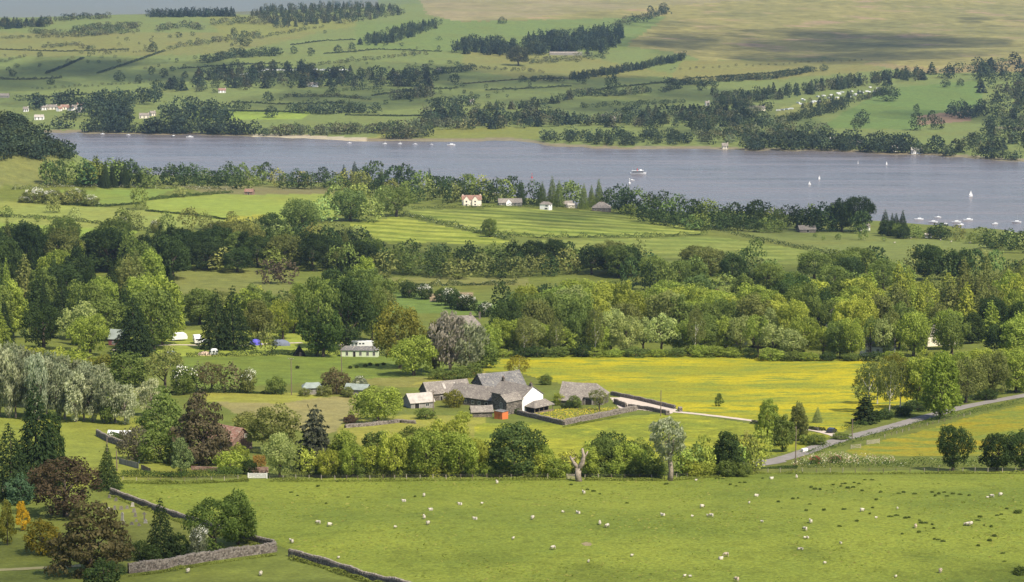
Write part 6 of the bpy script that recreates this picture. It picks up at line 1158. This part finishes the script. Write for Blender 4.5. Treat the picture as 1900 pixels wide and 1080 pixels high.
# ---------------------------------------------------------------- boats
def hull(L, B, D):
    st_ = [(-.5, .75), (-.25, .95), (.05, 1), (.3, .72), (.46, .25), (.5, .02)]; mb = MB(); V = []
    for f, w in st_: V += [(f * L, -w * B / 2, D * (1 + max(f, 0) * .35)), (f * L * .96, -w * B * .32, -.25), (f * L * .96, w * B * .32, -.25), (f * L, w * B / 2, D * (1 + max(f, 0) * .35))]
    F_ = [(i * 4 + j, i * 4 + j + 1, (i + 1) * 4 + j + 1, (i + 1) * 4 + j) for i in range(5) for j in range(3)] + [(i * 4 + 3, i * 4, (i + 1) * 4, (i + 1) * 4 + 3) for i in range(5)] + [(3, 2, 1, 0), (20, 21, 22, 23)]
    return mb.add(V, F_)
def yacht(px, py, L, rz, label, group=None, sail=0, dark=False):
    r_ = thing('sailing_boat' if sail else 'moored_yacht', label, 'boat', PL(px, py), rz, group); hull(L, L * .32, L * .13).build('hull', M['hull_dark' if dark else 'hull'], r_)
    MB().box((L * .05, 0, L * .17), (L * .42, L * .2, L * .09), 0, .82).build('cabin', M['white_gloss'], r_)
    MB().tube([(L * .08, 0, L * .1), (L * .08, 0, L * (1.15 if sail else .85))], [.045, .03], 6).build('mast', M['hull'], r_); MB().tube([(L * .08, 0, L * .27), (-L * .4, 0, L * .25)], [.1, .08], 6).build('boom', M['hull_dark'], r_)
    if sail:
        t = .04; MB().add([(L * .06, -t, L * .28), (-L * .4, -t, L * .27), (L * .06, -t, L * 1.12), (L * .06, t, L * .28), (-L * .4, t, L * .27), (L * .06, t, L * 1.12)], [(0, 1, 2), (5, 4, 3), (0, 3, 4, 1), (1, 4, 5, 2)]).build('mainsail', M['sail'], r_)
        MB().add([(L * .12, -t, L * .2), (L * .48, -t, L * .2), (L * .1, -t, L * .9), (L * .12, t, L * .2), (L * .48, t, L * .2), (L * .1, t, L * .9)], [(0, 1, 2), (5, 4, 3), (0, 3, 4, 1), (1, 4, 5, 2)]).build('jib', M['sail'], r_)
    return r_
for x, y_, L, a in ((1705, 408, 8, .1), (1731, 413, 8, -.15), (1740, 404, 6, .05), (1774, 413, 8, 0), (1796, 409, 8.5, .1), (1846, 416, 6, .3), (1886, 413, 8, -.2), (1783, 418, 6, .4), (1753, 416, 5, .2)): yacht(x, y_, L, a, 'white yacht moored in the bay beyond the spruces', 'white yachts moored in the bay')
yacht(1801, 365, 5.2, .5, 'white sailing dinghy under full sail on the open lake by the moored yachts', sail=1); yacht(1520, 333, 3.6, .8, 'little sailing boat in the middle of the lake', 'little sailing boats in mid lake', 1); yacht(1502, 343, 3.2, .2, 'little sailing boat in the middle of the lake', 'little sailing boats in mid lake', 1)
yacht(1592, 304, 3.4, 1.2, 'tiny sailing boat off the white boathouses', 'tiny sailing boats off the white boathouses', 1); yacht(1645, 306, 3.6, .9, 'tiny sailing boat off the white boathouses', 'tiny sailing boats off the white boathouses', 1)
yacht(837, 270, 10, .15, 'white yacht with a tall mast anchored off the shingle point'); yacht(322, 254, 9, 1.4, 'dark hulled yacht anchored off the dark shore wood', dark=True); yacht(352, 255, 9, .1, 'white yacht anchored off the dark shore wood')
for x, y_ in ((190, 249), (238, 251), (648, 266), (714, 267), (742, 267), (770, 268), (800, 269), (1172, 335), (893, 330)): yacht(x, y_, 5.5, R.uniform(-.5, .5), 'small boat lying at a buoy on the lake', 'small boats at buoys')
fe = thing('lake_steamer', 'white passenger steamer with dark superstructure crossing the lake', 'ferry', PL(1184, 323), .08); L = 17; hull(L, 4.2, 1.6).build('hull', M['hull'], fe); MB().box((-.5, 0, 2.4), (11, 3.2, 1.7)).build('saloon', M['hull_dark'], fe); MB().box((-.5, 0, 3.35), (12, 3.6, .16)).build('upper_deck', M['white_gloss'], fe)
MB().box((2.5, 0, 4.1), (2.2, 2, 1.4)).build('wheelhouse', M['white_gloss'], fe); MB().tube([(-.8, 0, 3.4), (-.9, 0, 5.6)], [.5, .45], 10).build('funnel', M['red'], fe); MB().tube([(5, 0, 1.8), (5, 0, 6.5)], [.08, .05], 6).build('mast', M['hull'], fe); MB().tube([(-6, 0, 1.8), (-6, 0, 5.5)], [.08, .05], 6).build('mast', M['hull'], fe)
for i in range(7): MB().box((-4.8 + i * 1.5, -1.62, 2.5), (.9, .05, .7)).build('window', M['glass'], fe)
for x, y_, lb_ in ((987, 330, 'dark red channel marker post standing in the lake'), (1168, 340, 'white marker buoy near the steamer')):
    bo = thing('marker_buoy', lb_, 'buoy', PL(x, y_)); m_ = M['red' if 'red' in lb_ else 'white']; MB().tube([(0, 0, -.3), (0, 0, .9)], [1.1, .9], 10).build('float', m_, bo); MB().tube([(0, 0, .9), (0, 0, 4.2)], [.22, .12], 6).build('post', m_, bo); MB().box((0, 0, 4.4), (.7, .7, .7)).build('topmark', m_, bo)

# ---------------------------------------------------------------- sheep and rushes
def skin_sheep(kind):
    J = dict(rump=(-.50, 0, .72, .17), hip=(-.36, 0, .72, .30), mid=(0, 0, .70, .33), chest=(.36, 0, .72, .29), neck=(.55, 0, .78, .17))
    if kind == 'graze': J.update(poll=(.74, 0, .55, .11), muzzle=(.86, 0, .30, .07), nose=(.90, 0, .20, .05), earl=(.70, .14, .55, .03), earr=(.70, -.14, .55, .03))
    else: J.update(poll=(.70, 0, 1.0, .12), muzzle=(.90, 0, .92, .075), nose=(.97, 0, .88, .05), earl=(.66, .17, 1.02, .03), earr=(.66, -.17, 1.02, .03))
    E = [('mid', 'hip'), ('hip', 'rump'), ('mid', 'chest'), ('chest', 'neck'), ('neck', 'poll'), ('poll', 'muzzle'), ('muzzle', 'nose'), ('poll', 'earl'), ('poll', 'earr')]
    for nm, b0, x in (('f', 'chest', .34), ('h', 'hip', -.36)):
        for sn, sy in (('l', .15), ('r', -.15)):
            if kind == 'lie': J[nm + sn + '1'] = (x, sy * 1.5, .40, .12); J[nm + sn + '2'] = (x + .2, sy * 1.7, .42, .05); E += [(b0, nm + sn + '1'), (nm + sn + '1', nm + sn + '2')]
            else:
                bx = .04 if nm == 'f' else -.06
                J[nm + sn + '1'] = (x, sy, .46, .10); J[nm + sn + '2'] = (x + bx, sy, .24, .045); J[nm + sn + '3'] = (x + bx * .3, sy, .03, .045); E += [(b0, nm + sn + '1'), (nm + sn + '1', nm + sn + '2'), (nm + sn + '2', nm + sn + '3')]
    ks = list(J); me = bpy.data.meshes.new('sheep'); dz = -.36 if kind == 'lie' else 0
    me.from_pydata([(J[k_][0], J[k_][1], J[k_][2] + dz) for k_ in ks], [(ks.index(a_), ks.index(b2)) for a_, b2 in E], []); o = bpy.data.objects.new('tmp', me); COL.objects.link(o)
    o.modifiers.new('s', 'SKIN')
    for i, k_ in enumerate(ks): me.skin_vertices[0].data[i].radius = (J[k_][3],) * 2; me.skin_vertices[0].data[i].use_root = k_ == 'mid'
    o.modifiers.new('u', 'SUBSURF').levels = 1
    dg = bpy.context.evaluated_depsgraph_get(); out = bpy.data.meshes.new_from_object(o.evaluated_get(dg)); bpy.data.objects.remove(o); out.name = 'sheep'
    out.materials.clear(); out.materials.append(M['wool']); out.materials.append(M['face'])
    for p in out.polygons:
        c = p.center; p.use_smooth = True; p.material_index = 1 if (c.x > .64 or c.z < .26 + dz and kind != 'lie') else 0
    return out
SM = {k_: skin_sheep(k_) for k_ in ('graze', 'stand', 'lie')}
SMT = {}
for k_, me in SM.items(): SMT[k_] = me.copy(); SMT[k_].materials.clear(); SMT[k_].materials.append(M['wool_dirty']); SMT[k_].materials.append(M['face'])
SHEEP = [(922, 898, 's', 1.6), (787, 922, 'g', 1.4), (750, 931, 'l', 2.8), (854, 937, 'l', 2.6), (894, 936, 'L', 0), (800, 947, 'l', 3.1), (787, 963, 's', 1.6), (794, 974, 'g', 1.0), (882, 964, 'l', 2.7), (733, 980, 'L', 0), (952, 1001, 'L', 1), (591, 973, 'g', 2.9), (611, 977, 'g', .2), (541, 1008, 's', 2.6), (628, 1037, 'L', 1), (484, 1068, 'g', 1.2),
         (1083, 917, 's', 1.9), (988, 964, 'g', 1.2), (1044, 952, 'L', 0), (1073, 953, 'l', 2.6), (1113, 974, 's', 1.6), (1127, 979, 'g', 3.4), (1027, 1020, 'g', 3.2), (1092, 1044, 'L', 1), (1172, 1033, 'L', .4), (1230, 957, 'l', 2.7), (1284, 960, 'L', 0), (1302, 943, 'g', .1), (1320, 960, 'g', 2.9), (1313, 959, 'L', 2), (1403, 921, 'l', .1), (1414, 970, 'L', 2.6), (1348, 1033, 't', 2.8), (1337, 1038, 'l', .3), (1270, 1071, 'L', .3), (1281, 1072, 'L', 3), (1367, 1079, 't', 2.4), (1291, 893, 'L', 0),
         (1431, 889, 'l', .2), (1478, 888, 's', 1.5), (1832, 925, 'L', 0), (1841, 924, 'g', 3.1), (1856, 921, 'g', .2), (1599, 950, 'g', .3), (1665, 945, 'L', 1.5), (1504, 971, 's', 1.8), (1494, 985, 'g', 2.4), (1493, 1000, 'L', 0), (1499, 1000, 'L', 2), (1482, 1021, 'L', .4), (1488, 1021, 'L', 2.2), (1530, 1047, 'L', .3), (1625, 963, 'L', .1), (1699, 980, 't', 1.4), (1796, 976, 'g', 3.0), (1801, 975, 'g', .4), (1790, 975, 'L', 0), (1745, 1063, 't', 1.3), (1662, 1072, 'L', .8), (349, 1063, 'g', 1.0), (1390, 935, 'L', 1), (1560, 1010, 'L', 2)]
for x, y_, k_, a_ in SHEEP:
    me = {'s': SM['stand'], 'g': SM['graze'], 'l': SM['lie'], 'L': SM[R.choice(('stand', 'graze'))], 't': SMT['graze']}[k_]
    lab, gr, sc_ = {'s': ('white ewe standing with raised head in the pasture', 'ewes standing in the pasture', .86), 'g': ('white ewe grazing with lowered head in the pasture', 'ewes grazing in the pasture', .86), 'l': ('white ewe lying down in the pasture grass', 'ewes lying in the pasture', .86), 'L': ('small white lamb in the pasture', 'lambs in the pasture', .54), 't': ('tan fleeced ewe grazing in the pasture', 'tan ewes in the pasture', .88)}[k_]
    o = link('lamb' if k_ == 'L' else 'sheep', me, None, P(x, y_), a_ + R.uniform(-.3, .3)); o.scale = (sc_,) * 3; tag(o, lab, 'lamb' if k_ == 'L' else 'sheep', gr)
for x, y_ in ((1690, 443), (1640, 447), (1745, 447), (1765, 450), (1800, 452), (1660, 452)):
    o = link('sheep', SM['graze'], None, P(x, y_), R.uniform(0, 6)); o.scale = (1.2,) * 3; tag(o, 'distant white sheep in the field below the spruces', 'sheep', 'distant sheep below the spruces')
RUSH = [(1505, 905), (1512, 908), (1522, 909), (1546, 900), (1560, 903), (1562, 898), (1568, 898), (1573, 906), (1583, 905), (1585, 896), (1594, 898), (1600, 911), (1605, 891), (1618, 891), (1634, 914), (1471, 926), (1481, 925), (1503, 936), (1496, 948), (1529, 947), (1566, 946), (1444, 932), (1626, 928), (1619, 943), (1614, 954), (1668, 916), (1677, 914), (1697, 917), (1730, 914), (1735, 921), (1742, 917), (1752, 914), (1757, 921), (1768, 917), (1782, 918), (1798, 920), (1652, 959), (1664, 957), (1680, 962), (1687, 961), (1706, 966), (1710, 971), (1717, 971), (1730, 974), (1733, 981), (1705, 988), (1674, 991), (1558, 977), (1590, 967), (1734, 1001), (1741, 1002), (1750, 1005), (1815, 966), (1819, 960), (1826, 975), (1839, 978), (1868, 945), (1889, 952), (1850, 957), (1858, 955), (1845, 995), (1836, 1004), (1815, 1013), (1861, 1027), (1864, 1042), (1331, 889), (1341, 889), (1355, 900), (1366, 902), (1373, 896), (1382, 896), (1415, 888), (1236, 899), (1090, 909), (1101, 912), (1059, 900), (1113, 917), (1163, 934), (590, 903), (626, 894), (540, 914), (552, 920), (605, 935), (646, 923), (770, 922), (1890, 1066), (1898, 1062)]
for x, y_ in RUSH:
    p = P(x, y_, -.08); r_ = link('rush_clump', KIND['rush'][0], None, p, R.uniform(0, 6)); k = R.uniform(.7, 1.4) * (3.0 if x > 1885 else 1); r_.scale = (k * 1.25, k, R.uniform(.3, .6) * (2.4 if x > 1885 else 1)); r_.color = (.095, .125, .03, 1); tag(r_, 'dark rush clump growing in the sheep pasture', 'rush clump', 'rush clumps in the pasture')
for x, y_ in ((650, 684), (662, 683), (678, 681), (687, 678), (700, 680), (552, 684), (712, 678)):
    r_ = link('rush_clump', KIND['rush'][0], None, P(x, y_, -.08), 0); r_.scale = (2, 1.6, 1.4); r_.color = (.05, .07, .02, 1); tag(r_, 'dark rush clump in the field below the pale green cabin', 'rush clump', 'rush clumps below the cabin')

def tufts(poly, n, cols, sz, label, hgt):
    x0, x1 = min(p[0] for p in poly), max(p[0] for p in poly); y0, y1 = min(p[1] for p in poly), max(p[1] for p in poly); g = np.random.default_rng(n)
    X = g.uniform(-150, 150, n * 3); Y = g.uniform(380, 520, n * 3); d_ = und(X, Y, 9, 31) + und(X, Y, 3, 32) * .6 + g.normal(size=n * 3) * .35; k = d_ > .28; X, Y = X[k][:n], Y[k][:n]; Z = zat(X, Y); px_, py_ = to_px(X, Y, Z); k = inpoly(px_, py_, poly); X, Y, Z = X[k], Y[k], Z[k]; m_ = len(X)
    Pc = np.column_stack([X, Y, Z + g.uniform(.02, hgt, m_)]); V, Q = leaf_quads(Pc, np.column_stack([g.normal(size=m_) * .3, np.full(m_, -.35), np.full(m_, .9)]) + g.normal(size=(m_, 3)) * .3, g.uniform(.4, 1.3, m_) * sz, 1.6, g, np.tile([[1., .2, 0]], (m_, 1)))
    cv = np.array(cols)[g.integers(0, len(cols), m_)] * g.uniform(.8, 1.2, (m_, 1)); return tag(link('grass_tussocks', np_mesh('grass_tussocks', V, Q, [M['leafv']], vcol=np.repeat(cv, 4, 0))), label, 'grass', kind='stuff')
tufts(PASTURE, 11000, [(.13, .16, .026), (.15, .175, .03), (.105, .135, .022), (.19, .19, .05)], .2, 'ungrazed tussocks scattered over the sheep pasture', .12)
# ---------------------------------------------------------------- drifting clouds above the valley, and the air
m, n, l, b = new_mat('cloud'); out = n['Material Output']; d = n.new('ShaderNodeBsdfDiffuse'); d.inputs[0].default_value = (.85, .85, .87, 1); t = n.new('ShaderNodeBsdfTransparent'); mx = n.new('ShaderNodeMixShader'); n.remove(b)
l.new(mapr(n, l, noise(n, l, .012, 4, geo(n, l)), .35, .65, .05, .24), mx.inputs[0]); l.new(t.outputs[0], mx.inputs[1]); l.new(d.outputs[0], mx.inputs[2]); l.new(mx.outputs[0], out.inputs[0]); M['cloud'] = m
def cloud(px, py, rx, ry, hgt, label, puffs=26, seed=1):
    T = P(px, py); C = T + S * (hgt / S.z); g = random.Random(seed); bm = bmesh.new()
    for i in range(puffs):
        a_, q = g.uniform(0, 6.28), math.sqrt(g.uniform(0, 1)); r = g.uniform(.22, .45) * min(rx, ry) * (1.25 - .6 * q)
        bmesh.ops.create_icosphere(bm, subdivisions=2, radius=r, matrix=Matrix.Translation((math.cos(a_) * q * rx, math.sin(a_) * q * ry, g.uniform(-.2, .5) * r)) @ Matrix.Diagonal((1, 1, .6, 1)))
    me = bpy.data.meshes.new('cloud'); bm.to_mesh(me); bm.free(); me.materials.append(M['cloud'])
    for p in me.polygons: p.use_smooth = True
    o = link('cloud', me, None, C); return tag(o, label, 'cloud', kind='structure')
cloud(1500, 86, 380, 360, 1100, 'broad cumulus drifting above the moor', 50, 1)
cloud(1900, 40, 130, 260, 1100, 'small cumulus above the end of the moor', 16, 2)
cloud(620, 160, 620, 420, 1100, 'wide broken cloud above the far fields', 30, 11)  # out of view, added to dim the far slope
cloud(1500, 225, 480, 260, 1000, 'wide broken cloud above the far boat yard', 20, 12)  # added overhead out of view, darkens the shore round the boat yard
cloud(1240, 45, 120, 160, 1100, 'faint cumulus above the heath', 10, 9)
cloud(150, 130, 260, 210, 1000, 'thin cumulus above the far village', 30, 3)
cloud(700, 482, 330, 85, 900, 'ragged cumulus above the wooded hollow', 44, 4)
cloud(40, 490, 110, 100, 850, 'ragged cumulus above the mixed wood', 18, 6)
cloud(180, 1030, 46, 40, 700, 'wisp of cloud above the churchyard', 14, 7)
cloud(1400, 1086, 110, 30, 700, 'wisp of cloud above the sheep pasture', 16, 8)
cloud(1300, 415, 200, 120, 900, 'long cumulus above the lakeside wood', 22, 10)
m = bpy.data.materials.new('air'); m.use_nodes = True; n = m.node_tree.nodes; n.remove(n['Principled BSDF']); vv = n.new('ShaderNodeVolumePrincipled'); vv.inputs['Color'].default_value = (.50, .70, 1, 1); vv.inputs['Density'].default_value = 3.3e-5; vv.inputs['Anisotropy'].default_value = .2
m.node_tree.links.new(vv.outputs[0], n['Material Output'].inputs['Volume'])
hz = MB().box((0, 22800, -145), (120000, 46600, 350)).build('haze', m); tag(hz, 'pale blue air over the whole valley', 'haze', kind='stuff')
